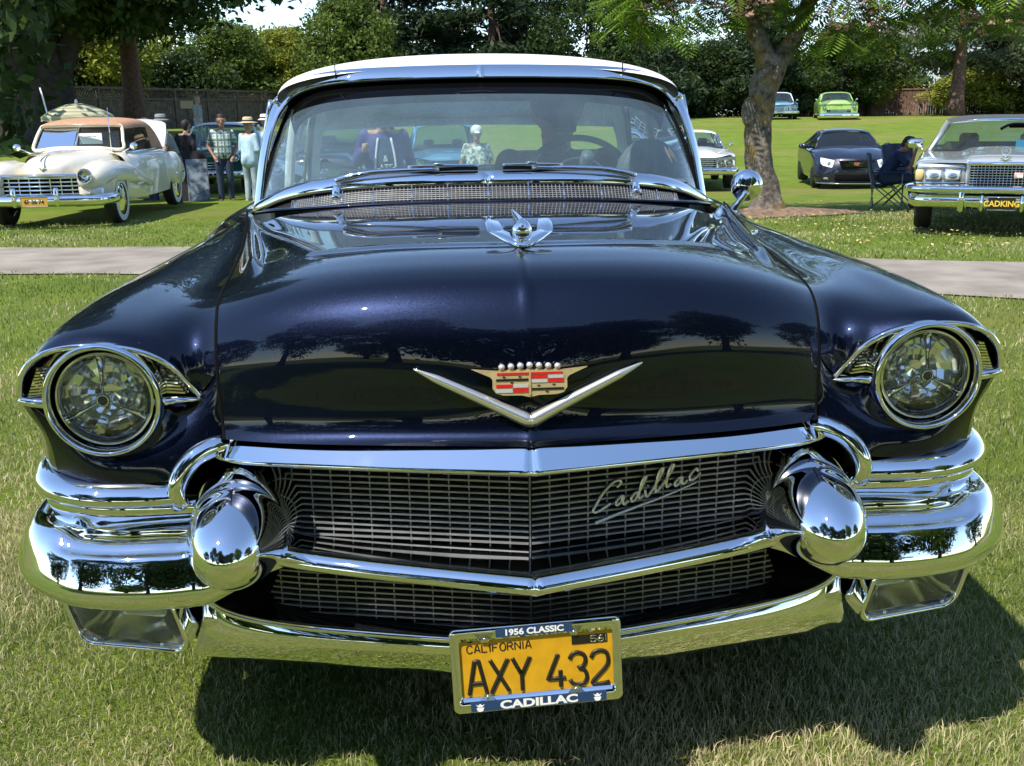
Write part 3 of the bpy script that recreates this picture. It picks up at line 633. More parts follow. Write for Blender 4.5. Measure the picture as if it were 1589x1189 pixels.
for s in (-1, 1):
    wp = bpy.data.objects.new('wiper', None); COL.objects.link(wp); wp.parent = car
    x0 = .490*s
    part('pivot', 'chrome', wp, lathe([(.018,1.056),(.018,1.085),(.015,1.10),(.010,1.122),(.0005,1.125)], 16, 'z', (x0, 1.515, 0)), ellipsoid((x0, 1.492, 1.090), (.016, .012, .012), 12, 8))
    tipx = x0-s*.46 if s < 0 else .03
    tipx = -.03 if s < 0 else .05
    ex = -.155 if s < 0 else .145
    arm = cat([(x0, 1.515, 1.138), (x0-s*.05, 1.510, 1.152), (x0*.6+ex*.4, 1.500, 1.165), (ex, 1.492, 1.172)], 20)
    part('arm', 'chrome', wp, tube(arm, np.interp(np.linspace(0, 1, 20), [0, .15, 1], [.012, .011, .006]), 8))
    ba = np.array([(ex-s*.10+.0, 1.497, 1.148), (ex, 1.490, 1.151), (tipx-s*.0, 1.489, 1.152)])
    ba = np.array([(x0-s*.06, 1.535, 1.156), (ex, 1.501, 1.172), (tipx, 1.498, 1.174)])
    part('blade', 'rubber', wp, sweep(cat(ba, 16), [(-.004,-.008),(.004,-.008),(.003,.004),(-.003,.004)]))
    part('blade_holder', 'chrome', wp, sweep(cat([(ex-s*-.10, 1.497, 1.180), (ex, 1.490, 1.183), (tipx, 1.489, 1.182)], 14), circ(.0055, 8, .0045)))
    part('clip', 'chrome_soft', wp, boxm((ex, 1.488, 1.186), (.035, .014, .012), bev=.003))
# ---- windshield and roof ----------------------------------------
gb = cat([(0,1.514,1.144),(.25,1.521,1.142),(.45,1.556,1.132),(.58,1.616,1.115),(.69,1.704,1.086),(.765,1.80,1.050),(.800,1.885,1.035)], 60)
gt = cat([(0,1.945,1.470),(.25,1.950,1.466),(.42,1.962,1.459),(.55,1.980,1.445),(.635,2.005,1.422),(.680,2.030,1.39),(.700,2.05,1.355)], 60)
def ws(t):  # bowed rows between base and top
    return gb*(1-t)+gt*t+np.array([0, -.035, .012])*(4*t*(1-t))
S_ = np.stack([ws(t) for t in np.linspace(0, .79, 20)])
GL = np.concatenate([S_[:, :0:-1]*np.array([-1, 1, 1]), S_], 1)
wsh = part('windshield', 'windshield_glass', car, GRID(GL))
S_ = np.stack([ws(t) for t in np.linspace(.79, 1, 6)]); part('shade_band', 'shade_glass', wsh, GRID(np.concatenate([S_[:, :0:-1]*np.array([-1, 1, 1]), S_], 1)))
pillar = cat([(.812,1.872,1.018),(.800,1.893,1.10),(.785,1.920,1.20),(.758,1.955,1.31),(.730,1.985,1.375),(.688,1.998,1.424),(.628,1.985,1.453),(.540,1.962,1.471),(.42,1.938,1.480),(.2,1.922,1.486),(0,1.918,1.488)], 90)[::-1]
ppr = [(-.020,-.026),(.006,-.030),(.020,-.027),(.021,-.021),(.010,.002),(-.004,.024),(-.012,.028),(-.026,.024)]
_ps = np.stack([np.interp(np.linspace(0, 1, 90), [0, .5, .62, 1], [1, 1, .95, .9]), np.interp(np.linspace(0, 1, 90), [0, .45, .6, .7, 1], [.92, .92, .85, .62, .55])], 1)
# profile 'up' follows the outside of the opening
def framed(path, prof, sc, mid=(0, 1.95, 1.2)):
    P = np.asarray(path); T = np.gradient(P, axis=0); T /= np.linalg.norm(T, axis=1)[:, None]
    fw = np.array((0, -1., .10)); out = np.cross(T, fw); out /= np.linalg.norm(out, axis=1)[:, None]
    c = np.array(mid); sg = np.sign(np.einsum('ij,ij->i', out, P-c)); out *= sg[:, None]
    sd = np.cross(out, T); sd *= np.sign(sd @ fw)[:, None]
    pr = np.asarray(prof); V = P[:, None]+sd[:, None]*(pr[None, :, 0]*sc[:, :1])[..., None]+out[:, None]*(pr[None, :, 1]*sc[:, 1:])[..., None]
    m = len(pr); return V.reshape(-1, 3), gridF(len(P), m, False, True)+[tuple(range(m)), tuple(range((len(P)-1)*m, len(P)*m))]
V, F = framed(pillar, ppr, _ps)
V = np.array(V); V[:len(ppr), 0] = 0
part('windshield_frame', 'chrome', car, (V, F), mirx(V, F))
for s in (-1, 1):
    pb = pillar[44]; part('frame_joint', 'dark_trim', car, boxm((s*.515, 1.943, 1.4935), (.003, .012, .046)), smooth=False)
# rubber gasket inside the chrome frame
gk = np.concatenate([gt[::1], np.stack([ws(t)[-1] for t in np.linspace(1, 0, 30)]), gb[::-1]])
both('gasket', 'black_matte', car, tube(np.concatenate([gt, np.stack([ws(t)[-1] for t in np.linspace(.97, 0, 30)])])+np.array([0, -.006, 0]), .012, 8))
RC = [(1.930,1.506),(2.02,1.535),(2.2,1.560),(2.5,1.577),(2.85,1.582),(3.2,1.566),(3.5,1.526),(3.72,1.468),(3.86,1.385),(3.93,1.318)]
RE = [(.728,1.965,1.398),(.735,2.03,1.405),(.750,2.2,1.412),(.758,2.5,1.416),(.762,2.85,1.416),(.764,3.16,1.412),(.757,3.36,1.404),(.752,3.45,1.375),(.748,3.50,1.335),(.745,3.53,1.30)]
rc = cat(RC, 50); re_ = cat(RE, 50); sN = np.linspace(0, 1, 40)
def roof_half(dz, inset):
    P = np.zeros((50, 40, 3))
    for i in range(50):
        yc, zc = rc[i]; xe, ye, ze = re_[i]; xe -= inset; zc -= dz; ze -= dz*.2
        th = sN*pi/2; k = .78
        x = xe*np.sin(th)**.92; z = ze+(zc-ze)*np.clip(np.cos(th), 0, 1)**k; z = np.where(sN < .35, z, z)
        P[i] = np.stack([x, yc+(ye-yc)*sN**2, z], 1)
    return P
rh = roof_half(0, 0); part('roof', 'white_roof', car, GRID(np.concatenate([rh[:, :0:-1]*np.array([-1, 1, 1]), rh], 1)))
rh2 = roof_half(.03, .03); rh2[0, :, 1] += .03; part('headliner', 'headliner', car, GRID(np.concatenate([rh2[:, :0:-1]*np.array([-1, 1, 1]), rh2], 1), flip=True))
# dark header and sun visors behind the glass
hd = []
for p in gt: hd.append([p+np.array([0, .01, .022]), p+np.array([0, .022, -.03]), p*np.array([.985, 1, 1])+np.array([0, .035, -.085]), p*np.array([.985, 1, 1])+np.array([0, .09, -.045])])
S_ = np.stack([cat(h, 8) for h in hd], 1); part('header_panel', 'black_matte', car, GRID(np.concatenate([S_[:, :0:-1]*np.array([-1, 1, 1]), S_], 1)))
both('drip_rail', 'chrome', car, tube(re_+np.array([.006, 0, -.004]), .010, 8))
# pillars and window frames
for s in (-1, 1):
    def bar(a, b, r, m='chrome_soft', nm='window_post'): part(nm, m, car, tube(cat([(s*a[0], a[1], a[2]), (s*(a[0]+b[0])/2+s*.012, (a[1]+b[1])/2, (a[2]+b[2])/2), (s*b[0], b[1], b[2])], 8), r, 8))
    bar((.835,2.13,1.0), (.772,2.10,1.40), .012); bar((.835,2.82,1.0), (.765,2.80,1.40), .022, 'headliner'); bar((.835,2.87,1.0), (.768,2.84,1.40), .014)
    bar((.83,3.36,1.0), (.75,3.20,1.39), .012)
    part('door_glass', 'side_glass', car, GRID(net([[(s*.835,2.12,1.0),(s*.838,2.8,1.0),(s*.83,3.36,1.0)], [(s*.775,2.10,1.40),(s*.772,2.8,1.41),(s*.755,3.22,1.39)]], 4, 8)))
    qp = net([[(s*.83,3.37,1.0),(s*.826,3.48,1.0),(s*.815,3.60,1.0)], [(s*.805,3.30,1.2),(s*.80,3.42,1.2),(s*.79,3.53,1.2)], [(s*.757,3.22,1.405),(s*.752,3.36,1.39),(s*.745,3.53,1.31)]], 10, 14)
    part('rear_pillar', 'white_roof', car, GRID(qp, flip=s > 0)); part('rear_pillar_lining', 'headliner', car, GRID(qp*np.array([.965, 1, 1]), flip=s < 0))
rg = np.stack([np.stack([np.array((x, 4.10-.50*(x/.81)**2, 1.0)) for x in np.linspace(-.81, .81, 31)]), np.stack([np.array((x*.742/.81, 3.93-.40*(x/.81)**2, 1.305-.015*(x/.81)**2)) for x in np.linspace(-.81, .81, 31)])])
part('rear_window', 'side_glass', car, GRID(rg))
part('rear_window_trim', 'headliner', car, tube(rg[1]+np.array([0, -.02, -.006]), .02, 8))
# ---- body shell behind the front fenders ------------------------
ys = [1.45, 2.0, 2.8, 3.4, 4.0, 4.6, 5.1, 5.35]
bd = [[(.950,1.45,.925),(.985,1.45,.87),(.992,1.45,.78),(.992,1.45,.55),(.97,1.45,.33)], [(.93,2.0,.99),(.975,2.0,.92),(.992,2.0,.80),(.995,2.0,.55),(.97,2.0,.33)], [(.92,2.8,1.0),(.97,2.8,.93),(.995,2.8,.80),(.998,2.8,.55),(.97,2.8,.33)],
      [(.90,3.4,1.0),(.965,3.4,.94),(1.0,3.4,.82),(1.0,3.4,.55),(.97,3.4,.33)], [(.90,4.0,1.02),(.965,4.0,.96),(1.0,4.0,.82),(1.0,4.0,.6),(.97,4.0,.40)], [(.92,4.6,1.05),(.965,4.6,.98),(1.0,4.6,.82),(1.0,4.6,.6),(.97,4.6,.40)],
      [(.92,5.1,1.06),(.96,5.1,.98),(.99,5.1,.82),(.99,5.1,.6),(.95,5.1,.40)], [(.90,5.4,1.0),(.92,5.42,.95),(.94,5.44,.82),(.94,5.44,.6),(.92,5.42,.42)]]
bsd = net(bd, 60, 24)
both('body_side', 'navy_paint', car, GRID(bsd, flip=True))
tp = net([[(.764,1.40,1.030),(.81,1.43,1.012),(.87,1.44,.985),(.950,1.45,.925)], [(.812,1.75,1.022),(.85,1.75,1.014),(.90,1.75,1.0),(.94,1.75,.965)], [(.82,2.1,1.005),(.85,2.1,1.01),(.90,2.1,1.01),(.93,2.1,.992)], [(.835,2.8,1.002),(.86,2.8,1.015),(.90,2.8,1.015),(.92,2.8,1.0)], [(.83,3.4,1.0),(.86,3.4,1.015),(.88,3.4,1.012),(.90,3.4,1.0)]], 50, 12)
both('belt_panel', 'navy_paint', car, GRID(tp, flip=True))
dk = net([[(0,4.08,1.02),(.4,4.0,1.01),(.76,3.68,1.0),(.90,3.4,1.0)], [(0,4.3,1.03),(.4,4.3,1.03),(.74,4.25,1.01),(.90,4.0,1.02)], [(0,4.8,1.02),(.4,4.8,1.02),(.74,4.8,1.0),(.92,4.7,1.05)], [(0,5.3,.97),(.4,5.3,.97),(.74,5.3,.96),(.90,5.4,1.0)], [(0,5.45,.85),(.4,5.45,.85),(.74,5.45,.85),(.94,5.44,.82)], [(0,5.48,.5),(.4,5.48,.5),(.74,5.46,.5),(.93,5.43,.45)]], 40, 24)
part('rear_deck', 'navy_paint', car, GRID(np.concatenate([dk[:, :0:-1]*np.array([-1, 1, 1]), dk], 1), flip=True))
fl = [(.97,1.15,.33),(.97,1.45,.33)]
both('fender_lower', 'navy_paint', car, GRID(net([[(.97,.16,.68),(.985,.32,.69),(.99,.8,.70),(.992,1.45,.70)], [(.95,.18,.50),(.965,.34,.60),(.985,.78,.66),(.992,1.45,.55)], [(.93,.20,.36),(.95,.36,.40),(.985,.80,.62),(.97,1.45,.33)]], 8, 20), flip=False))
part('underbody', 'black_matte', car, boxm((0, 2.9, .33), (1.5, 5.0, .12)), boxm((0, .8, .55), (1.1, 1.4, .35)), smooth=False)
for s in (-1, 1):
    for y in (.80, 4.08):
        w = bpy.data.objects.new('wheel', None); COL.objects.link(w); w.parent = car
        c = (s*.78, y, .355)
        part('tyre', 'rubber', w, lathe([(.22,-.10),(.31,-.105),(.345,-.09),(.355,-.05),(.355,.05),(.345,.09),(.31,.105),(.22,.10)], 40, 'x', c))
        part('whitewall', 'whitewall', w, lathe([(.245,s*.1035),(.305,s*.1065)], 40, 'x', c)); part('hubcap', 'chrome', w, lathe([(.22,s*.095),(.18,s*.115),(.06,s*.125),(.001,s*.13)], 32, 'x', c))
# ---- interior ---------------------------------------------------
part('dashboard', 'dash_dark', car, GRID(np.stack([np.concatenate([gb[:0:-1]*np.array([-1, 1, 1]), gb])+np.array([0, .01, -.022]), np.stack([np.array((x, 1.88+.06*abs(x), 1.085)) for x in np.linspace(-.78, .78, 119)]), np.stack([np.array((x, 1.93+.04*abs(x), 1.03)) for x in np.linspace(-.78, .78, 119)]), np.stack([np.array((x, 1.92+.04*abs(x), .8)) for x in np.linspace(-.78, .78, 119)])])))
for y0, nm in ((2.62, 'front_seat'), (3.48, 'rear_seat')):
    part(nm, 'seat_cloth', car, boxm((0, y0, .86), (1.46, .20, .42), bev=.07), boxm((0, y0-.30, .62), (1.46, .60, .18), bev=.06))
part('parcel_shelf', 'seat_cloth', car, boxm((0, 3.80, .985), (1.4, .50, .03)), smooth=False)
both('door_lining', 'seat_cloth', car, GRID(net([[(.83,1.9,1.0),(.835,2.8,1.0),(.83,3.4,1.0)], [(.80,1.9,.5),(.80,2.8,.5),(.80,3.4,.5)]], 4, 8), flip=False))
part('cabin_floor', 'black_matte', car, boxm((0, 2.6, .42), (1.7, 2.4, .05)), smooth=False)
sw = bpy.data.objects.new('steering_wheel', None); COL.objects.link(sw); sw.parent = car; sw.location = (.385, 2.12, 1.055); sw.rotation_euler = (math.radians(-28), 0, 0)
V, F = sweep([(.215*math.cos(a), 0, .215*math.sin(a)) for a in np.linspace(0, 2*pi, 49)[:-1]], circ(.013, 8), up=(0, 1, 0), loop=True)
part('rim', 'wheel_rim_teal', sw, (V, F)); part('spoke', 'wheel_rim_teal', sw, tube([(-.2, 0, 0), (.2, 0, 0)], .012, 8)); part('horn_ring', 'chrome', sw, sweep([(.12*math.cos(a), -.02, .12*math.sin(a)) for a in np.linspace(0, 2*pi, 33)[:-1]], circ(.006, 6), up=(0, 1, 0), loop=True))
part('hub', 'dash_dark', sw, lathe([(.05,.02),(.045,-.025),(.02,-.035),(.001,-.036)], 20, 'y'), tube([(0, 0, 0), (0, -.25, .02)], .025, 8))
rm = bpy.data.objects.new('rear_view_mirror', None); COL.objects.link(rm); rm.parent = car
part('mirror_case', 'chrome_soft', rm, prism(rrect(.262,.062,.02, 5, (.012, 1.365)), .022)).location = (0, 1.982, 0)
part('mirror_back', 'mirror', rm, prism(rrect(.246,.050,.016, 5, (0, 0)), .002), smooth=False)
rm.children[-1].location = (.012, 1.958, 1.366); rm.children[-1].rotation_euler = (math.radians(-27), 0, 0)
part('mirror_stem', 'chrome_soft', rm, tube([(.012,1.98,1.395),(.012,1.985,1.46)], .008, 8))
mi = bpy.data.objects.new('side_mirror', None); COL.objects.link(mi); mi.parent = car
part('stalk', 'chrome', mi, tube(cat([(.838,1.60,1.004),(.858,1.585,1.035),(.884,1.572,1.075)], 12), np.linspace(.014, .010, 12), 12), ellipsoid((.838, 1.60, 1.004), (.022, .03, .014), 14, 8))
part('mirror_head', 'chrome', mi, lathe([(.0005,-.026),(.03,-.022),(.046,-.013),(.053,0),(.055,.012),(.052,.018)], 40, 'y', (.893, 1.60, 1.093)))
part('mirror_face', 'mirror', mi, lathe([(.052,.0165),(.03,.017),(.0005,.017)], 40, 'y', (.893, 1.60, 1.093)))
# ================================================================ SETTING
def terr(x, y):
    x = np.asarray(x, float); y = np.asarray(y, float)
    left = 1-smoothstep(-12., -2., x); s = .025+.007*smoothstep(0, 6, x)
    u = np.clip(y-3.0, 0, 23.0); d = np.where(u < 2, u*u/4, u-1.0)
    r = smoothstep(26-4*left, 57-18*left, y)
    dip = -.28*np.exp(-((x-.3)/2.4)**2-((y-17)/5.)**2)
    return -s*d*(1-r)+.72*r+dip
def tz(x, y): return float(terr(x, y))
def NPMESH(name, V, F, m, parent=None, smooth=False, col=None):
    """fast mesh from numpy arrays; F is (n, k) with k corners each"""
    V = np.asarray(V, np.float32); F = np.asarray(F, np.int32); k = F.shape[1]
    me = bpy.data.meshes.new(name); me.vertices.add(len(V)); me.vertices.foreach_set('co', V.ravel())
    me.loops.add(F.size); me.loops.foreach_set('vertex_index', F.ravel()); me.polygons.add(len(F))
    me.polygons.foreach_set('loop_start', np.arange(0, F.size, k, dtype=np.int32)); me.polygons.foreach_set('loop_total', np.full(len(F), k, np.int32))
    if smooth: me.polygons.foreach_set('use_smooth', np.ones(len(F), bool))
    me.update(calc_edges=True)
    if col is not None:
        a = me.color_attributes.new('tint', 'FLOAT_COLOR', 'POINT'); c = np.ones((len(V), 4), np.float32); c[:, :3] = col; a.data.foreach_set('color', c.ravel())
    for k_ in (m if isinstance(m, (list, tuple)) else [m]): me.materials.append(MATS[k_])
    o = bpy.data.objects.new(name, me); COL.objects.link(o)
    if parent: o.parent = parent
    return o
# ---- lawn sheet ---------------------------------------------------
m_, nt_, b_ = node_mat('lawn'); b_.inputs['Roughness'].default_value = .9; b_.inputs['Specular IOR Level'].default_value = .15
def noise_node(nt, vec, scale, detail=4, rough=.55):
    n = nt.nodes.new('ShaderNodeTexNoise'); n.inputs['Scale'].default_value = scale; n.inputs['Detail'].default_value = detail; n.inputs['Roughness'].default_value = rough; L(nt, vec, n.inputs['Vector']); return n.outputs[0]
def mapr(nt, v, a, b, c=0., d=1.):
    r = nt.nodes.new('ShaderNodeMapRange'); r.inputs[1].default_value = a; r.inputs[2].default_value = b; r.inputs[3].default_value = c; r.inputs[4].default_value = d; L(nt, v, r.inputs[0]); return r.outputs[0]
def mixc(nt, f, a, b):
    m = nt.nodes.new('ShaderNodeMix'); m.data_type = 'RGBA'
    for k, v in (('A', a), ('B', b)):
        if isinstance(v, tuple): m.inputs[k].default_value = (*v, 1)
        else: L(nt, v, m.inputs[k])
    if isinstance(f, float): m.inputs['Factor'].default_value = f
    else: L(nt, f, m.inputs['Factor'])
    return m.outputs['Result']
_tc = nt_.nodes.new('ShaderNodeTexCoord').outputs['Object']
_mp = nt_.nodes.new('ShaderNodeMapping'); _mp.inputs['Scale'].default_value = (.8, 1.5, 1); L(nt_, _tc, _mp.inputs[0])
c1 = mixc(nt_, mapr(nt_, noise_node(nt_, _tc, 1.3, 6), .35, .65), (.150, .215, .022), (.275, .330, .046))
c2 = mixc(nt_, mapr(nt_, noise_node(nt_, _tc, 90, 3), .35, .7), (.110, .170, .020), c1)
dry = mapr(nt_, noise_node(nt_, _mp.outputs[0], .16, 6), .50, .68, 0, .70)
c3 = mixc(nt_, dry, c2, (.27, .22, .085))
spk = mapr(nt_, noise_node(nt_, _tc, 14, 2), .70, .74, 0, .6)
c4 = mixc(nt_, spk, c3, (.36, .30, .10))
L(nt_, c4, b_.inputs['Base Color'])
_bp = nt_.nodes.new('ShaderNodeBump'); _bp.inputs['Strength'].default_value = .9; _bp.inputs['Distance'].default_value = .05
L(nt_, noise_node(nt_, _tc, 38, 5, .7), _bp.inputs['Height']); L(nt_, _bp.outputs[0], b_.inputs['Normal'])
xs = np.concatenate([-np.geomspace(400, 12.5, 26), np.linspace(-12, 14, 105), np.geomspace(14.5, 400, 26)])
ys = np.concatenate([-np.geomspace(300, 4.2, 16), np.linspace(-4, 62, 200), np.geomspace(62.6, 600, 20)])
XX, YY = np.meshgrid(xs, ys, indexing='ij'); ZZ = terr(XX, YY)+.03*np.sin(XX*.31+YY*.13)*smoothstep(8, 16, YY)-.0
lawn = NPMESH('lawn', np.stack([XX, YY, ZZ], -1).reshape(-1, 3), np.array(gridF(len(xs), len(ys), flip=True)), 'lawn', smooth=True)
tag(lawn, kind='structure')
# ---- asphalt path -------------------------------------------------
mat('path', (.28, .245, .205), .9, noise=(2.2, .26, 10), bump=(220, .5))
pc = cat([(-40,13.5),(-20,11.3),(-8,9.95),(-4,9.25),(-1,8.65),(1.5,7.75),(4.0,6.62),(7,4.95),(11,2.3),(18,-3)], 140)
_t = np.gradient(pc, axis=0); _t /= np.linalg.norm(_t, axis=1)[:, None]; _nn = np.stack([-_t[:, 1], _t[:, 0]], 1)
rows = []
for w in np.linspace(-1.22, 1.22, 7):
    wob = .04*np.sin(np.arange(140)*.9+w)+.05*np.sin(np.arange(140)*.37+2*w)
    q = pc+_nn*(w+(wob*(abs(w) > 1.2)))[:, None]; rows.append(np.stack([q[:, 0], q[:, 1], terr(q[:, 0], q[:, 1])+.012+.02*(1-(w/1.22)**2)], 1))
pth = part('path', 'path', None, GRID(np.stack(rows))); tag(pth, kind='structure')
# ---- grass blades -------------------------------------------------
m_, nt_, b_ = node_mat('grass_blade'); b_.inputs['Roughness'].default_value = .55; b_.inputs['Specular IOR Level'].default_value = .25
_at = nt_.nodes.new('ShaderNodeVertexColor'); _at.layer_name = 'tint'; L(nt_, _at.outputs[0], b_.inputs['Base Color'])
_tr = nt_.nodes.new('ShaderNodeBsdfTranslucent'); L(nt_, _at.outputs[0], _tr.inputs[0]); _ms = nt_.nodes.new('ShaderNodeMixShader'); _ms.inputs[0].default_value = .32
_o = nt_.nodes['Material Output']; L(nt_, b_.outputs[0], _ms.inputs[1]); L(nt_, _tr.outputs[0], _ms.inputs[2]); L(nt_, _ms.outputs[0], _o.inputs[0])
rg_ = np.random.RandomState(3)
def patchn(x, y):  # slow patches of dry and green
    return (np.sin(x*2.1+1.3*np.sin(y*1.7))+np.sin(y*2.7-x*.9+2)+np.sin(x*5.3+y*4.1)*.6+np.sin(x*11-y*9)*.35)/2.9
def blades(n, x0, x1, y0, y1, hmin, hmax, w, seg=2, avoid=None, dry_lit=None):
    x = rg_.uniform(x0, x1, n); y = rg_.uniform(y0, y1, n)
    if avoid is not None: k = ~avoid(x, y); x, y = x[k], y[k]
    n = len(x); z = terr(x, y); h = rg_.uniform(hmin, hmax, n)*(.75+.25*patchn(x*1.7, y*1.7)); a = rg_.uniform(0, 2*pi, n); ln = rg_.uniform(.1, .95, n)*h
    ww = w*rg_.uniform(.6, 1.3, n); dx, dy = np.cos(a), np.sin(a); b = rg_.uniform(0, 2*pi, n); sx, sy = np.cos(b)*ww, np.sin(b)*ww
    base = np.stack([x, y, z-.004], 1); lean = np.stack([dx*ln, dy*ln, np.zeros(n)], 1); up = np.stack([np.zeros(n)]*2+[h], 1); s = np.stack([sx, sy, np.zeros(n)], 1)
    mid = base+up*.6+lean*.35; tip = base+up*(1-.35*(ln/h)**2)[:, None]+lean
    V = np.stack([base-s, base+s, mid-s*.8, mid+s*.8, tip], 1).reshape(-1, 3); i = np.arange(n)*5
    F = np.concatenate([np.stack([i, i+1, i+3], 1), np.stack([i, i+3, i+2], 1), np.stack([i+2, i+3, i+4], 1)])
    dr = np.clip(.5+.75*patchn(x, y)+rg_.normal(0, .30, n)+(dry_lit(x, y) if dry_lit else 0), 0, 1)[:, None]
    g = np.array([.165, .235, .052])*(rg_.uniform(.6, 1.35, n)[:, None]); st = np.array([.72, .63, .38])*(rg_.uniform(.7, 1.25, n)[:, None]); c = g*(1-dr)+st*dr
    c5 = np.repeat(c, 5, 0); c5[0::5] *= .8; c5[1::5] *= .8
    return V, F, c5
def on_path(x, y):
    d = np.min(np.hypot(x[:, None]-pc[None, ::2, 0], y[:, None]-pc[None, ::2, 1]), 1); return d < 1.14
under = lambda x, y: (np.abs(x) < .80) & (y > .95)
dk_ = lambda x, y: np.where(x < -.6, +.12+.24*smoothstep(.35, .9, y)-.55*smoothstep(1.5, 3.2, y), np.where(x > .8, -.24+.30*smoothstep(.6, 1.2, y)-.4*smoothstep(1.6, 3, y), -.16))  # dryness bias, with the car's shade painted greener and sunlit right straw
packs = [blades(165000, -1.75, 2.35, -.30, 1.6, .018, .055, .0012, dry_lit=dk_, avoid=under), blades(75000, -2.9, 3.4, 1.6, 3.6, .018, .055, .0017, dry_lit=dk_, avoid=under),
         blades(42000, -5.0, 6.0, 3.6, 7.6, .025, .06, .003, avoid=on_path, dry_lit=lambda x, y: -.30+0*x), blades(60000, -8.5, 10.5, 7.6, 15.0, .025, .065, .006, avoid=on_path, dry_lit=lambda x, y: -.34+0*x),
         blades(26000, -2.6, 2.6, -3.6, -.45, .02, .05, .003, dry_lit=lambda x, y: -.1+0*x)]
V = np.concatenate([p[0] for p in packs]); off = np.cumsum([0]+[len(p[0]) for p in packs[:-1]]); F = np.concatenate([p[1]+o for p, o in zip(packs, off)]); Cc = np.concatenate([p[2] for p in packs])
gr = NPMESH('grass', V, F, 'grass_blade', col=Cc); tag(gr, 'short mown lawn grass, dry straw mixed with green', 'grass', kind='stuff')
# ---- foliage ------------------------------------------------------
def leaf_mat(name, c, tl=.35, var=.5, c2=None):
    m, nt, b = node_mat(name); b.inputs['Roughness'].default_value = .6; b.inputs['Specular IOR Level'].default_value = .2
    g = nt.nodes.new('ShaderNodeNewGeometry'); oi = nt.nodes.new('ShaderNodeTexCoord')
    f = mapr(nt, noise_node(nt, oi.outputs['Object'], .55, 3), .3, .7); f2 = nt.nodes.new('ShaderNodeMath'); f2.operation = 'MULTIPLY_ADD'; f2.inputs[1].default_value = .6
    L(nt, g.outputs['Random Per Island'], f2.inputs[0]); mm = nt.nodes.new('ShaderNodeMath'); mm.operation = 'MULTIPLY'; mm.inputs[1].default_value = .4; L(nt, f, mm.inputs[0]); L(nt, mm.outputs[0], f2.inputs[2])
    cc = mixc(nt, f2.outputs[0], tuple(x*(1-var) for x in c), c2 if c2 else tuple(x*(1+var*1.3) for x in c))
    L(nt, cc, b.inputs['Base Color']); t = nt.nodes.new('ShaderNodeBsdfTranslucent'); L(nt, cc, t.inputs[0]); ms = nt.nodes.new('ShaderNodeMixShader'); ms.inputs[0].default_value = tl
    L(nt, b.outputs[0], ms.inputs[1]); L(nt, t.outputs[0], ms.inputs[2]); L(nt, ms.outputs[0], nt.nodes['Material Output'].inputs[0]); return m
leaf_mat('leaf_dark', (.044, .074, .021)); leaf_mat('leaf_mid', (.105, .150, .028)); leaf_mat('leaf_lime', (.25, .28, .042)); leaf_mat('leaf_fir', (.034, .056, .024), .25)
leaf_mat('leaf_pine', (.090, .110, .050), .3); leaf_mat('leaf_mimosa', (.135, .225, .026), .5); leaf_mat('blossom', (.80, .52, .44), .4, .25)
mat('bark', (.036, .029, .024), .95, noise=(6, .5, 8), bump=(14, .9)); mat('bark_red', (.105, .058, .042), .95, noise=(8, .45, 8), bump=(10, .9))
m_, nt_, b_ = node_mat('bark_mimosa'); b_.inputs['Roughness'].default_value = .95
_tc = nt_.nodes.new('ShaderNodeTexCoord').outputs['Object']
_c = mixc(nt_, mapr(nt_, noise_node(nt_, _tc, 9, 8, .7), .35, .68), (.045, .036, .030), (.33, .28, .235))
_c = mixc(nt_, mapr(nt_, noise_node(nt_, _tc, 3.2, 6, .65), .53, .62, 0, .8), _c, (.26, .175, .040))
_c = mixc(nt_, mapr(nt_, noise_node(nt_, _tc, 26, 4), .60, .70, 0, .7), _c, (.34, .30, .24)); L(nt_, _c, b_.inputs['Base Color'])
_bp = nt_.nodes.new('ShaderNodeBump'); _bp.inputs['Strength'].default_value = 1; _bp.inputs['Distance'].default_value = .06; L(nt_, noise_node(nt_, _tc, 12, 8, .7), _bp.inputs['Height']); L(nt_, _bp.outputs[0], b_.inputs['Normal'])
def leaf_cloud(lobes, n, size, seed, asp=1.6, shell=.55, flat=0., droop=0.):
    r = np.random.RandomState(seed); lb = np.array(lobes, float); vol = lb[:, 3]*lb[:, 4]*lb[:, 5]; k = r.choice(len(lb), n, p=vol**.8/np.sum(vol**.8))
    d = r.normal(size=(n, 3)); d /= np.linalg.norm(d, axis=1)[:, None]; rad = shell+(1-shell)*r.rand(n)**.7; rad *= 1+.18*np.sin(d[:, 0]*7+k)*np.cos(d[:, 2]*6+k*2)
    # leaves gather in sprays
    nc = max(8, n//26); ci = r.randint(0, nc, n); cj = r.normal(size=(nc, 3))*.5
    c = lb[k, :3]+d*rad[:, None]*lb[k, 3:6]; src = c[r.randint(0, n, nc)]; m = r.rand(n) < .72; c[m] = src[ci[m]]+r.normal(size=(m.sum(), 3))*size*np.array([1.7, 1.7, 1.2])
    u = r.normal(size=(n, 3)); u[:, 2] = u[:, 2]*(1-flat)-droop; u /= np.linalg.norm(u, axis=1)[:, None]; w = np.cross(u, r.normal(size=(n, 3))); w /= np.linalg.norm(w, axis=1)[:, None]+1e-9
    s = size*r.uniform(.55, 1.3, n)[:, None]; V = np.stack([c-u*s*asp*.5, c+w*s*.42, c+u*s*asp*.5, c-w*s*.42], 1).reshape(-1, 3); i = np.arange(n)*4
    return V, np.stack([i, i+1, i+2, i+3], 1)
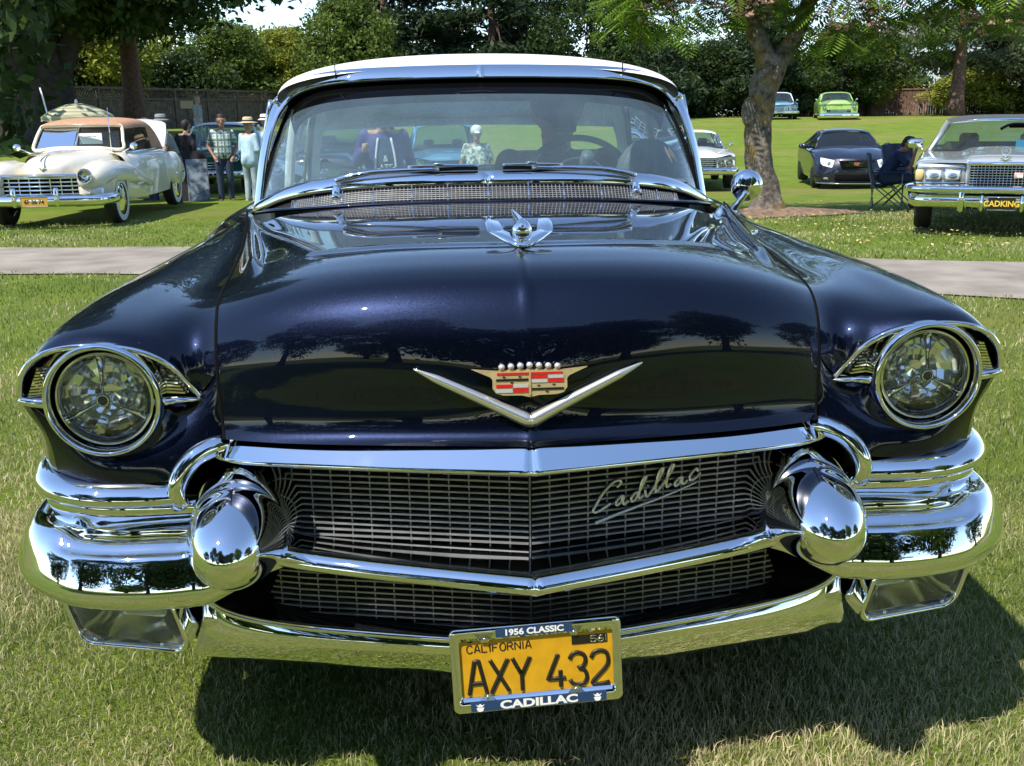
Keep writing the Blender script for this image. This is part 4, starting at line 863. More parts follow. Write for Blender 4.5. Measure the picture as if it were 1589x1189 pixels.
def branches(trunk, r0, r1, tips, seed, nb=8):
    r = random.Random(seed); T_ = cat(trunk, 16); out = [tube(T_, np.linspace(r0, r1, 16)*np.array([1.35, 1.12]+[1]*14), nb)]
    for tp in tips:
        k = r.randint(7, 14); a = T_[k]; b = np.array(tp, float); m1 = a*.6+b*.4+np.array([0, 0, (b[2]-a[2])*.12]); rr = r0*(1-k/16)*.5+r1*.5
        out.append(tube(cat([a, m1, b], 8), np.linspace(rr*.8, rr*.15, 8), 6))
    return out
TREE_ME = {}
def tree(name, key, loc, s, rz, label, group, build):
    t = empty(name, (loc[0], loc[1], tz(loc[0], loc[1])-.05 if len(loc) < 3 else loc[2]), rz, label, 'tree', group); t.scale = (s[0], s[0], s[1])
    if key not in TREE_ME: TREE_ME[key] = build()
    (wood, bm_), (lv, lm_) = TREE_ME[key]
    if isinstance(wood, list):
        o = part('trunk', bm_, t, *wood); TREE_ME[key] = ((o.data, bm_), (None, lm_)); c = NPMESH('crown', lv[0], lv[1], lm_, t); TREE_ME[key] = ((o.data, bm_), (c.data, lm_))
    else:
        for nm, me in (('trunk', wood), ('crown', lv)):
            o = bpy.data.objects.new(nm, me); COL.objects.link(o); o.parent = t
    return t
def lobes_round(n, R, z0, z1, seed, rr=(.28, .45)):
    r = random.Random(seed); o = []
    for k in range(n):
        t = (k+.5)/n; z = z0+(z1-z0)*t; rad = R*math.sin(pi*min(1, .18+t*.80))*r.uniform(.45, .8); a = k*2.4+r.uniform(-.4, .4); q = R*r.uniform(*rr)
        o.append((rad*math.cos(a), rad*math.sin(a), z, q*1.15, q*1.15, q*.85))
    return o
def b_round(seed, lm, n=17000, size=.17, R=3.6, z0=2.6, z1=9.0, tr=.30, bk='bark'):
    def f():
        lb = lobes_round(15, R, z0, z1, seed); r = random.Random(seed)
        return (branches([(0,0,0),(.1,.05,z0*.6),(-.1,.1,z0*1.2),(.15,0,z1*.75)], tr, tr*.3, [l[:3] for l in lb], seed), bk), (leaf_cloud(lb, n, size, seed), lm)
    return f
def b_conifer(seed, lm, n=16000, size=.20, R=3.0, z0=2.0, z1=15.0, tr=.32, sparse=False, bk='bark_red'):
    def f():
        r = random.Random(seed); lb = []; tips = []; z = z0
        while z < z1:
            t = (z-z0)/(z1-z0); rad = R*(1-t)**.8+.25
            for k in range(5 if not sparse else 4):
                a = r.uniform(0, 2*pi); q = rad*r.uniform(.75, 1.1); tips.append((q*.8*math.cos(a), q*.8*math.sin(a), z-.12*q)); 
                for u in (.4, .65, .9): lb.append((q*u*math.cos(a), q*u*math.sin(a), z-.18*q*u, .30*rad*.8+.12, .30*rad*.8+.12, .16+.05*rad))
            z += (.55 if not sparse else .95)*(1+.4*r.random())
        return (branches([(0,0,0),(.05,0,z1*.3),(0,.05,z1*.6),(0,0,z1)], tr, .04, tips[::2], seed), bk), (leaf_cloud(lb, n, size, seed, asp=2.4, shell=.2, flat=.4, droop=.5), lm)
    return f
BG = 'trees behind the lawn'
SHR = b_round(21, 'leaf_dark', n=9000, size=.16, R=2.9, z0=.5, z1=3.0, tr=.08)
SHL = b_round(22, 'leaf_lime', n=9000, size=.16, R=2.6, z0=.5, z1=3.6, tr=.08)
BT = [ # name, key, builder, x, y, scale xy, scale z, rot, label
 ('broadleaf_tree', 'r1', b_round(1, 'leaf_lime'), -16.6, 50, 1.0, .85, .3, 'sunlit yellow-green tree behind the left end of the plank fence'),
 ('broadleaf_tree', 'r2', b_round(2, 'leaf_mid'), -12.4, 60, .95, .60, 1.3, 'green bushy tree above the fence, left of the car roof'),
 ('broadleaf_tree', 'r1', None, -9.2, 63, .80, .58, 2.2, 'yellow-green tree just left of the windshield pillar, behind the fence'),
 ('broadleaf_tree', 'r3', b_round(3, 'leaf_mid', R=3.2, z0=1.6, z1=7.5), -5.4, 60, .95, .95, .9, 'rounded green tree above the left corner of the white roof'),
 ('conifer_tree', 'c1', b_conifer(4, 'leaf_fir', R=4.6, z1=17), -3.6, 67, 1.15, 1.0, 0., 'tall dark conifer with thick trunk above the white roof'),
 ('conifer_tree', 'c2', b_conifer(5, 'leaf_fir', R=3.6, z1=15, sparse=True), 3.2, 66, 1.2, 1.05, 1., 'open dark conifer showing sky gaps above the middle of the roof'),
 ('broadleaf_tree', 'r4', b_round(6, 'leaf_dark', R=3.8, z0=1.8, z1=9.5), 9.3, 64, .95, .98, 1.8, 'dark leafy tree above the right half of the roof'),
 ('conifer_tree', 'c1', None, 12.2, 63, .80, .82, 1.4, 'dark conifer right of the roof, next to the blossoming tree'),
 ('broadleaf_tree', 'r4', None, 18.6, 70, 1.0, .52, 4.0, 'dark tree standing behind the light blue car'),
 ('conifer_tree', 'c2', None, 21.3, 67, .85, .82, 2.6, 'dark thin conifer between the light blue and the green car'),
 ('broadleaf_tree', 'r4', None, 27.0, 68, 1.0, .62, .4, 'low dark tree behind the light green car'),
 ('broadleaf_tree', 'r3', None, 32.5, 74, .95, .42, 2.0, 'green tree left of the red-brown trunk'),
 ('broadleaf_tree', 'r1', None, 29.7, 70, .62, .52, 5.0, 'small yellow-green shrub-like tree above the red-brown fence'),
 ('pine_tree', 'p1', b_conifer(8, 'leaf_pine', n=6500, R=4.2, z0=4.0, z1=12.5, tr=.48, sparse=True), 32.0, 62, 1.0, 1.0, .6, 'pine with thick red-brown trunk in front of the right fence'),
 ('pine_tree', 'p2', b_conifer(9, 'leaf_pine', n=14000, R=4.6, z0=3.2, z1=11.5, tr=.5), 38.8, 66, 1.0, .95, 1.6, 'grey-green pine at the right edge, in front of the pale building'),
 ('conifer_tree', 'c1', None, -21.5, 60, 1.0, .9, 3.2, 'dark conifer behind the fence at the far left'),
 ('broadleaf_tree', 'r4', None, -20.5, 47, .9, .7, 3.9, 'dark tree over the fence behind the cream convertible'),
 ('conifer_tree', 'c2', None, 6.2, 76, 1.1, 1.1, 4.1, 'hazy conifer farther back behind the roof'),
 ('conifer_tree', 'c1', None, 25.0, 84, 1.0, 1.05, 5.3, 'tall dark conifer far behind the light green car'),
 ('broadleaf_tree', 'r2', None, .2, 73, .9, .75, .2, 'mid-green tree filling behind the conifers over the roof'),
 ('broadleaf_tree', 'r4', None, -11.5, 66, 1.1, .55, 3.3, 'low dark tree behind the fence, right of the pale trunk'),
 ('broadleaf_tree', 'r4', None, -17.8, 55, .9, .5, 1.1, 'low dark tree behind the fence, left of the pale trunk'),
 ('broadleaf_tree', 'r4', None, -7.0, 72, 1.2, .6, 1.9, 'dark tree filling the gap left of the tall conifer'),
 ('broadleaf_tree', 'r4', None, 15.5, 74, 1.2, .55, .7, 'low dark tree right of the windshield pillar'),
 ('broadleaf_tree', 'r2', None, 46.5, 76, 1.0, .8, .8, 'green tree beyond the pale building at the right edge')]
for nm, key, bl, x, y, sx, sz, rz, lab in BT:
    tree(nm, key, (x, y), (sx, sz), rz, lab, BG, bl)
for k, (x, y, sx, sz, key, lab) in enumerate([(-14.6, 57, 1.1, 1.2, 's1', 'dark shrub behind the fence, right of the pale trunk'), (-18.6, 50, 1.1, 1.3, 's1', 'dark shrub behind the fence, left of the pale trunk'), (-10.6, 64, 1.2, 1.3, 's2', 'yellow-green shrub behind the fence near the white hat'), (12.6, 68, 1.2, .9, 's1', 'dark shrub right of the windshield pillar'), (16.2, 70, 1.2, .9, 's1', 'dark shrub left of the blossoming trunk'), (20.0, 74, 1.3, 1.0, 's1', 'dark shrub behind the light blue sedan'),
        (24.5, 72, 1.2, 1.1, 's1', 'dark shrub behind the light green car'), (28.6, 73, 1.1, 1.5, 's2', 'sunlit shrub left of the red-brown fence'), (36.2, 67.5, 1.2, .7, 's2', 'low green hedge shrub along the right fence'), (40.5, 66, 1.2, .7, 's1', 'low hedge shrub at the right edge'), (-6.0, 68, 1.3, 1.4, 's1', 'dark shrub at the left end of the white roof'), (.5, 68, 1.4, 1.2, 's1', 'dark shrub low behind the middle of the roof'), (6.0, 70, 1.4, 1.2, 's1', 'dark shrub low behind the right half of the roof'), (32.5, 76, 1.3, 1.6, 's1', 'dark shrub behind the red-brown trunk')]):
    tree('garden_shrub', key, (x, y), (sx, sz), k*1.7, lab, 'shrubs behind the lawn', SHR if key == 's1' else SHL)
# the big dark tree on the left, nearer
def b_big():
    lb = [(0,-1,9,3.5,3.5,2.2),(4,-1,7.3,2.8,2.6,1.7),(6.8,0,6.6,2.0,2.0,1.35),(-4,0,7.5,3,3,2.2),(1.5,-3,6.6,2.8,2.2,1.4),(-2.5,-3,5.8,2.4,2,1.3),(3,2,8.5,3,3,2.2),(-6,-1,6.2,2.4,2.4,1.6),(8.8,.5,7.6,1.7,1.7,1.2),(5.2,-2.0,5.1,1.5,1.4,.8),(-1,1,6.2,2.6,2.6,1.5),(1.8,.5,5.1,2.0,1.8,1.0),(-2.6,-4.2,7.0,2.8,2.6,1.6),(-5,-4.5,8,2.8,2.6,1.8),(0,-5.2,7.6,2.8,2.4,1.6),(2.6,-4.6,7.4,2.6,2.2,1.5),(-1.5,-2.4,9.5,3,3,1.8),(-3,-1.5,4.4,2.2,2,1.0),(2.5,-1.6,4.5,2.2,2,1.0),(4.9,-1,4.7,2,1.8,1.0),(0,-3,4.8,2.4,2,1.0),(-5.5,-1,4.7,2.2,2,1.1),(6.8,-.5,5.3,1.6,1.6,.9)]  # front-left lobes added to put the trunk in shade
    wood = branches([(0,0,0),(.05,0,1.6),(-.15,0,3.4),(.2,0,6),(.2,0,9)], .85, .35, [l[:3] for l in lb], 31, 12)
    wood += [tube(cat([(-.3,0,1.7),(-1.2,-.2,3.4),(-2.4,-.4,5.2),(-3.6,-.4,7.2)], 14), np.linspace(.52, .22, 14), 10), tube(cat([(.3,.1,2.2),(1.2,.2,4.0),(2.4,.3,5.6),(4.5,0,7.2)], 14), np.linspace(.40, .12, 14), 9)]
    return (wood, 'bark'), (leaf_cloud(lb, 48000, .20, 12), 'leaf_dark')
tree('big_shade_tree', 'big', (-13.4, 35.0), (1.0, 1.0), 0, 'huge dark tree with forked trunk spreading over the cream convertible', None, b_big)
tree('conifer_tree', 'c3', (-11.4, 37.5), (.75, .9), 1.1, 'tree with pale straight trunk in front of the fence, right of the dark tree', BG, b_conifer(14, 'leaf_dark', n=9000, R=3.6, z0=4.6, z1=13, tr=.55))
tree('broadleaf_tree', 'r4', (-11.2, 20.6), (1.2, 1.55), .9, 'dark tree overhanging from the left edge, shading the people by the green car', None, None)
# trees on the far side, behind the photographer: they show only as reflections in the paint and chrome
for k, (x, y, sx, sz, key, lab) in enumerate([(-6.0, -15.0, 1.3, 1.4, 'r4', 'dark tree mirrored at the left side of the hood'), (-2.2, -21, 1.5, 1.25, 'r4', 'low wide dark tree mirrored left of the hood crest'), (4.2, -20, 1.5, 1.25, 'r4', 'wide tree mirrored right of the hood crest'),
        (6.6, -14.5, 1.0, 1.1, 'r4', 'dark tree mirrored on the right shoulder of the hood'), (-11.5, -10.5, 1.0, 1.5, 'r4', 'tall dark tree mirrored on the left flank of the hood'), (9.6, -9.6, 1.0, 1.35, 'r3', 'tall tree mirrored on the right flank of the hood'), (-24, -9, 1.3, 1.0, 'r4', 'tree mirrored in the outer end of the bumper wing on the left'), (22, -6, 1.3, .9, 'r4', 'tree mirrored in the outer end of the bumper wing on the right'), (-1, -46, 1.6, .8, 'r2', 'distant tree mirrored at the middle of the hood'), (17, -38, 1.6, .9, 'r2', 'distant tree mirrored in the right bumper bullet'), (-19, -38, 1.7, .9, 'r3', 'distant tree mirrored in the left bumper bullet')]):
    tree('broadleaf_tree', key, (x, y), (sx, sz), k*1.1, lab, 'trees mirrored in the car', None)
# ---- blossoming tree ----------------------------------------------
mim = empty('mimosa_tree', (5.04, 14.5, tz(5.04, 14.5)), 0, 'blossoming tree with mossy forked trunk and pink flowers, right of the car', 'tree')
tw = cat([(.05,0,-.1),(.02,0,.25),(-.10,0,.8),(-.16,0,1.35),(-.12,0,1.9),(.0,0,2.25),(.02,.0,2.5)], 40)
twr = np.interp(np.linspace(0, 1, 40), [0, .10, .2, .55, .75, .9, 1], [.34, .27, .22, .20, .215, .235, .19])
V, F = tube(tw, twr, 22); V = np.array(V)
for i in range(40):
    for j in range(22):
        q = V[i*22+j]-tw[i]; an = j/22*2*pi; V[i*22+j] = tw[i]+q*(1+.09*math.sin(an*3+i*.35)+.06*math.sin(an*5-i*.8)+(.22*max(0, math.sin(an*4+1))*(1-i/6) if i < 6 else 0))
kn = ellipsoid((-.34, -.1, 1.62), (.13, .13, .24), 14, 10)
limbs = []
LM = [[(-.02,0,2.3),(-.22,0,2.7),(-.38,.05,3.1),(-.50,.1,3.6),(-.6,.1,4.4)], [(.06,0,2.3),(.30,0,2.65),(.46,0,3.0),(.58,0,3.35),(.9,-.1,3.9)], [(.56,0,3.3),(.9,-.05,3.52),(1.5,-.1,3.50),(2.1,-.2,3.38),(2.9,-.4,3.55),(3.8,-.5,4.0)], [(-.4,.05,3.2),(-1.0,.1,3.7),(-1.8,.1,3.9),(-2.6,0,3.8)], [(.5,0,3.2),(.7,-.5,3.9),(1.2,-1,4.2),(2.6,-1.2,4.1)], [(2.1,-.2,3.4),(2.8,.3,3.5),(3.6,.6,3.4)]]
for p, (ra, rb) in zip(LM, [(.17,.08),(.16,.09),(.11,.04),(.09,.03),(.08,.03),(.05,.02)]): limbs.append(tube(cat(p, 18), np.linspace(ra, rb, 18), 12))
part('trunk', 'bark_mimosa', mim, (V, F), kn, *limbs)
rr_ = np.random.RandomState(9)
def fronds(n, regions, seed, Lf=.34):
    r = np.random.RandomState(seed); VV = []; FF = []; k = 0
    for q in range(n):
        rg = regions[r.choice(len(regions), p=np.array([g[6] for g in regions])/sum(g[6] for g in regions))]
        c = np.array([r.uniform(rg[0], rg[1]), r.uniform(rg[2], rg[3]), r.uniform(rg[4], rg[5])]); a = r.uniform(0, 2*pi); d = np.array([math.cos(a), math.sin(a), r.uniform(-.9, .15)]); d /= np.linalg.norm(d)
        s = np.cross(d, (0, 0, 1)); s /= np.linalg.norm(s)+1e-9; nrm = np.cross(s, d); Ln = Lf*r.uniform(.7, 1.3)
        for i in range(9):
            t = (i+1)/9; b = c+d*Ln*t+np.array([0, 0, -.10*t*t*Ln*2]); w = Ln*.42*math.sin(pi*(.18+.72*t)); th = Ln*.045
            for sg in (-1, 1):
                e = b+s*sg*w+d*w*.45+np.array([0, 0, -.25*w]); VV += [b-d*th*.5, (b+e)/2+d*th, e, (b+e)/2-d*th]; FF.append((k, k+1, k+2, k+3)); k += 4
    return np.array(VV), np.array(FF)
REG = [(-2.6,-.9,-.8,.8,2.85,4.2,3),(-.9,.4,-.8,.6,3.0,4.4,2.2),(.3,1.9,-.9,.6,2.55,4.2,3.6),(1.9,3.2,-1.0,.6,3.1,4.2,2.0),(2.6,5.6,-1.4,.6,2.8,4.6,5.2),(-2.0,6,-1.2,1.2,4.0,5.4,5)]
NPMESH('crown', *fronds(1900, REG, 4, .42), 'leaf_mimosa', mim)
def puffs(n, regions, seed):
    r = np.random.RandomState(seed); VV = []; FF = []; k = 0
    for q in range(n):
        rg = regions[r.choice(len(regions), p=np.array([g[6] for g in regions])/sum(g[6] for g in regions))]; c0 = np.array([r.uniform(rg[0], rg[1]), r.uniform(rg[2], rg[3]), r.uniform(rg[4], rg[5])])
        for h in range(r.randint(2, 6)):
            c = c0+r.normal(size=3)*.07
            for i in range(16):
                d = r.normal(size=3); d[2] = abs(d[2])*.8; d /= np.linalg.norm(d); s = np.cross(d, r.normal(size=3)); s /= np.linalg.norm(s); VV += [c, c+d*.045+s*.010, c+d*.055-s*.010]; FF.append((k, k+1, k+2)); k += 3
    return np.array(VV), np.array(FF)
PR = [(-2.2,-1.0,-1.0,.3,3.1,3.6,3),(-.9,0,-1,.2,3.0,3.5,2.2),(.5,1.6,-1,.2,2.7,3.5,2.4),(2.8,5.0,-1.6,0,2.8,3.6,4)]
NPMESH('blossoms', *puffs(260, PR, 6), 'blossom', mim)
mat('soil', (.19, .125, .085), .95, noise=(9, .4, 8), bump=(30, .8))
_sp = [[(5.04+(1.15+.35*math.sin(3*a+1)+.2*math.sin(7*a))*r*math.cos(a)+.25*r, 14.45+(.62+.16*math.sin(2*a)+.1*math.sin(5*a))*r*math.sin(a), 0) for a in np.linspace(0, 2*pi, 41)[:-1]] for r in (1, .75, .5, .25, .02)]
for k, row in enumerate(_sp): _sp[k] = [(x, y, tz(x, y)+(.006, .05, .09, .12, .13)[k]) for x, y, z in row]
tag(part('soil_patch', 'soil', None, GRID(_sp, cv=True)), kind='structure')
mat('dead_leaf', (.55, .42, .13), .7, noise=(2, .5))
_r = np.random.RandomState(77); _n = 900; _x = _r.normal(6.2, 2.4, _n); _y = _r.uniform(8.6, 17.5, _n); _k = ~on_path(_x, _y); _x, _y = _x[_k], _y[_k]; _n = len(_x)
_c = np.stack([_x, _y, terr(_x, _y)+.045], 1); _a = _r.uniform(0, 2*pi, _n); _u = np.stack([np.cos(_a), np.sin(_a), _r.uniform(-.3, .3, _n)], 1)*.030; _w = np.stack([-np.sin(_a), np.cos(_a), _r.uniform(-.4, .4, _n)], 1)*.014
_i = np.arange(_n)*4; tag(NPMESH('fallen_leaves', np.stack([_c-_u, _c+_w, _c+_u, _c-_w], 1).reshape(-1, 3), np.stack([_i, _i+1, _i+2, _i+3], 1), 'dead_leaf'), 'small yellow leaves fallen on the lawn round the blossoming tree', 'leaves', kind='stuff')
# ---- fences and buildings -----------------------------------------
mat('fence_wood', (.085, .068, .058), .9, noise=(5, .4, 6)); mat('fence_red', (.155, .085, .058), .9, noise=(5, .4, 6))
def fence(name, pts, h, label, m, lattice=True):
    P = np.array(pts, float); x0, y0 = P[0]; f = empty(name, (x0, y0, tz(x0, y0)), 0, label, 'fence'); bd = MB(); lt = MB(); r = random.Random(2); s = 0; tot = 0
    for (a, b) in zip(P[:-1], P[1:]):
        Ln = np.linalg.norm(b-a); n = int(Ln/.16); an = math.atan2(b[1]-a[1], b[0]-a[0])
        for k in range(n):
            c = a+(b-a)*(k+.5)/n; z = tz(c[0], c[1])-tz(x0, y0); hh = h*(.74 if lattice else 1)+r.uniform(-.02, .02)
            V, F = boxm((c[0]-x0, c[1]-y0, z+hh/2-.05), (.145, .03+r.uniform(0, .012), hh), an); bd.add(V, F, False)
            if lattice:
                for sg in (-1, 1):
                    V, F = boxm((0, 0, 0), (.025, .012, .62)); V = np.array(V); q = sg*.75; V = V @ np.array([[math.cos(q), 0, math.sin(q)], [0, 1, 0], [-math.sin(q), 0, math.cos(q)]]); ca, sa = math.cos(an), math.sin(an); V = V @ np.array([[ca, sa, 0], [-sa, ca, 0], [0, 0, 1]])
                    lt.add(V+np.array((c[0]-x0, c[1]-y0, z+h*.87)), F, False)
        np_ = max(2, int(Ln/2.4))
        for k in range(np_+1):
            c = a+(b-a)*k/np_; z = tz(c[0], c[1])-tz(x0, y0); part('post', m, f, boxm((c[0]-x0, c[1]-y0-.04, z+h/2), (.13, .13, h+.1), an), smooth=False)
        mid = (a+b)/2; za, zb = tz(*a)-tz(x0, y0), tz(*b)-tz(x0, y0)
        for hz in ((h, h*.75) if lattice else (h,)): part('rail', m, f, sweep([(a[0]-x0, a[1]-y0-.03, za+hz), (b[0]-x0, b[1]-y0-.03, zb+hz)], [(-.05,-.05),(.05,-.05),(.05,.05),(-.05,.05)]), smooth=False)
    tag(bd.build('boards', m, f), kind='stuff')
    if lattice: tag(lt.build('lattice', m, f), kind='stuff')
fence('plank_fence', [(-34, 33.5), (-17.0, 40.0), (-9.0, 60.0), (3, 64)], 1.85, 'weathered brown plank fence with lattice top behind the cream convertible', 'fence_wood')
fence('board_fence', [(24, 71), (29, 70.5), (45, 66)], 1.75, 'red-brown board fence on the rise at the right', 'fence_red', False)
mat('wall_pale', (.62, .66, .70), .9, noise=(1.5, .06)); mat('roof_grey', (.20, .19, .18), .9, noise=(3, .2)); mat('glass_dark', (.02, .025, .03), .1)
def house(name, x, y, w, d, h, label, rz=0., wm='wall_pale', rh=1.6):
    hs = empty(name, (x, y, tz(x, y)), rz, label, 'building'); part('wall', wm, hs, boxm((0, d/2, h/2), (w, d, h)), smooth=False)
    V, F = prism([(-w/2-.4, h), (w/2+.4, h), (w/2-1.5, h+rh), (-w/2+1.5, h+rh)], d+.8); V = np.array(V); V[:, 1] += d/2; part('roof', 'roof_grey', hs, (V, F), smooth=False)
    for k in range(3):
        wx = -w/2+w*(k+.5)/3; fr = part('window', 'print_white', hs, boxm((wx, -.02, h*.55), (1.3, .08, 1.2)), smooth=False); part('pane', 'glass_dark', fr, boxm((wx, -.07, h*.55), (1.1, .02, 1.0)), smooth=False)
house('pale_building', 47, 84, 15, 10, 6.2, 'pale blue-grey building behind the pines at the right edge')
house('low_house', 4.5, 86, 15, 8, 3.6, 'low house with grey roof hidden behind the conifers over the roof', 0, 'wall_pale')
house('white_house', 23.0, 92, 10, 8, 4.2, 'white house glimpsed between the trunks behind the light green car')
# ================================================================ OTHER CARS
for nm_, c_, mt_ in (('cream_paint', (.80, .75, .62), 0), ('green_paint', (.010, .085, .055), .2), ('silver_paint', (.58, .60, .61), .6), ('coupe_paint', (.010, .013, .028), .4), ('white_paint', (.78, .80, .78), 0), ('lime_paint', (.33, .55, .13), .1), ('sky_paint', (.14, .30, .42), .2), ('truck_blue', (.10, .24, .36), .2), ('old_black', (.012, .012, .014), .1)):
    paint_mat(nm_, c_, metal=mt_, rough=.4, flake=0, coatr=.03)
mat('flag_pink', (.62, .40, .38), .5); mat('badge_dull', (.30, .10, .06), .4); mat('tan_canvas', (.42, .235, .135), .85, noise=(20, .15)); mat('vinyl_dark', (.07, .075, .08), .6); mat('amber_lens', (.66, .50, .22), .25); mat('paper_white', (.80, .80, .78), .7); mat('paper_blue', (.05, .42, .72), .6)
mat('lens_white', (.72, .75, .76), .15, coat=.8); mat('inside_dark', (.02, .022, .024), .7); mat('inside_tan', (.25, .13, .06), .7); mat('plate_amber', (.55, .30, .03), .5); mat('text_yellow', (.75, .50, .05), .5)
glass_mat('car_glass', (.62, .74, .74), dust_haze=.03); glass_mat('tint_glass', (.10, .13, .15), dust_haze=.02)
def cwheel(p, x, y, r=.36, w=.20, ww=True, cap='chrome'):
    o = bpy.data.objects.new('wheel', None); COL.objects.link(o); o.parent = p; s = 1 if x > 0 else -1; c = (x-s*w/2, y, r)
    part('tyre', 'rubber', o, lathe([(r*.62,-w/2),(r*.9,-w/2),(r*.98,-w*.4),(r,-w*.2),(r,w*.2),(r*.98,w*.4),(r*.9,w/2),(r*.62,w/2)], 32, 'x', c))
    if ww: part('whitewall', 'whitewall', o, lathe([(r*.64,s*w*.505),(r*.87,s*w*.51)], 32, 'x', c))
    part('hubcap', cap, o, lathe([(r*.63,s*w*.44),(r*.5,s*w*.52),(r*.2,s*w*.56),(.001,s*w*.58)], 24, 'x', c))
def mirg(P): return np.concatenate([P[:, :0:-1]*np.array([-1, 1, 1]), P], 1)
def shell(name, m, p, ctrl, n=30, k=14, flip=True): return part(name, m, p, GRID(mirg(net(ctrl, n, k)), flip=flip))
def lamp(p, x, y, z, r, name='headlight', ring='chrome', rim=.12):
    o = bpy.data.objects.new(name, None); COL.objects.link(o); o.parent = p
    part('lamp_ring', ring, o, lathe([(r*.9,.06),(r*1.12,.02),(r*1.14,-.01),(r*1.05,-.03),(r*.96,-.02)], 24, 'y', (x, y, z)))
    part('lamp_bowl', 'chrome_soft', o, lathe([(r,-.008),(r*.7,.03),(r*.3,.05),(.001,.055)], 20, 'y', (x, y, z))); part('lamp_lens', 'lamp_glass', o, lathe([(r,-.012),(r*.7,-.03),(.001,-.04)], 20, 'y', (x, y, z)))
def greenhouse(p, wb, hd, rh, rb, zb, zr, xb, xr, roofm, glass='car_glass', pm=None, crown=.07, inside='inside_dark', posts=(.5,)):
    """wb, hd, rh, rb: y of windshield base, header, rear header, rear base; xb/xr half widths at belt and roof"""
    pm = pm or roofm; e = .06
    rows = []
    for y, z, w in ((hd-.02, zr-.05, xr*.97), (hd+.12, zr-.01, xr), ((hd+rh)/2, zr+.01, xr*1.01), (rh-.12, zr-.015, xr), (rh+.02, zr-.06, xr*.96)):
        rows.append([(0, y, z+crown*.5), (w*.5, y, z+crown*.42), (w*.86, y, z+crown*.05), (w, y, z-crown*.55)])
    shell('roof', roofm, p, rows, 24, 12)
    part('windshield', glass, p, GRID(net([[(-xb,wb+.10,zb),(-xb*.5,wb+.02,zb+.01),(0,wb,zb+.015),(xb*.5,wb+.02,zb+.01),(xb,wb+.10,zb)], [(-xr*.95,hd+.04,zr-.06),(-xr*.5,hd,zr-.035),(0,hd-.01,zr-.025),(xr*.5,hd,zr-.035),(xr*.95,hd+.04,zr-.06)]], 6, 17)))
    part('rear_glass', glass, p, GRID(net([[(-xb*.9,rb-.1,zb),(0,rb,zb),(xb*.9,rb-.1,zb)], [(-xr*.9,rh-.02,zr-.08),(0,rh,zr-.03),(xr*.9,rh-.02,zr-.08)]], 5, 9)))
    for s in (-1, 1):
        part('side_glass', glass, p, GRID(np.array([[(s*xb,wb+.14,zb),(s*xb,rb-.14,zb)], [(s*xr*.99,hd+.06,zr-.09),(s*xr*.99,rh-.06,zr-.09)]], float)))
        part('pillar', pm, p, tube([(s*(xb+.005),wb+.11,zb-.02),(s*xr*.99,hd+.03,zr-.06)], .03, 8)); part('pillar', pm, p, tube([(s*(xb+.005),rb-.12,zb-.02),(s*xr*.98,rh-.02,zr-.07)], .05, 8))
        for t in posts: part('pillar', pm, p, tube([(s*(xb+.004),wb+.14+(rb-wb-.28)*t,zb-.02),(s*xr,hd+.06+(rh-hd-.12)*t,zr-.06)], .025, 8))
    part('windshield_base', 'inside_dark', p, boxm((0, wb+.22, zb-.03), (xb*1.9, .4, .06)), smooth=False)
    part('seat', inside, p, boxm((0, (wb+rb)/2-.1, zb-.12), (xb*1.7, .2, .4), bev=.06), boxm((0, rb-.55, zb-.14), (xb*1.7, .2, .36), bev=.06))
    for s in (-1, 1): part('headrest', inside, p, boxm((s*xb*.45, (wb+rb)/2-.1, zb+.12), (.26, .1, .16), bev=.04))
    part('steering_wheel', 'inside_dark', p, sweep([(xb*.45+.18*math.cos(a), wb+.55+.06*math.sin(a), zb+.02+.17*math.sin(a)) for a in np.linspace(0, 2*pi, 25)[:-1]], circ(.014, 6), up=(0, 1, 0), loop=True))
def bumper(p, w, y, z, h, d=.10, m='chrome', name='bumper', back=.5):
    P = cat([(-w,y+back,z),(-w*.985,y+.15,z),(-w*.85,y+.02,z),(-w*.4,y-.02,z),(0,y-.03,z),(w*.4,y-.02,z),(w*.85,y+.02,z),(w*.985,y+.15,z),(w,y+back,z)], 50)
    return part(name, m, p, sweep(P, cat([(-d/2,-h/2),(0,-h/2),(d/2,-h*.3),(d*.6,0),(d/2,h*.3),(0,h/2),(-d/2,h/2)], 20, closed=True)))
def bars(p, x0, x1, z0, z1, y, nh, nv, m='chrome', t=.012, bow=0.):
    part('grille_back', 'black_matte', p, boxm(((x0+x1)/2, y+.05, (z0+z1)/2), (x1-x0, .02, z1-z0)), smooth=False)
    for k in range(nh):
        z = z0+(z1-z0)*k/(nh-1); part('grille_bar', m, p, sweep(cat([(x0, y+bow, z), ((x0+x1)/2, y, z), (x1, y+bow, z)], 9), [(-.02,-t),(.012,-t),(.018,0),(.012,t),(-.02,t)]))
    for k in range(nv):
        x = x0+(x1-x0)*k/(nv-1); u = abs(2*k/(nv-1)-1); part('grille_bar', m, p, boxm((x, y+.01+bow*u*u, (z0+z1)/2), (t*1.3, .02, z1-z0)), smooth=False)
def cplate(p, x, y, z, txt, bg, fg, w=.31, h=.155):
    o = bpy.data.objects.new('license_plate', None); COL.objects.link(o); o.parent = p
    part('plate_sheet', bg, o, boxm((x, y, z), (w, .008, h), bev=.003), smooth=False); part('plate_frame', 'chrome', o, sweep([(x-w/2, y-.004, z-h/2), (x+w/2, y-.004, z-h/2), (x+w/2, y-.004, z+h/2), (x-w/2, y-.004, z+h/2)], circ(.007, 6), up=(0, 1, 0), loop=True))
    text_mesh('plate_number', txt, h*.62, fg, o, (x, y-.0065, z-.003), sx=.92, bold=.0025)
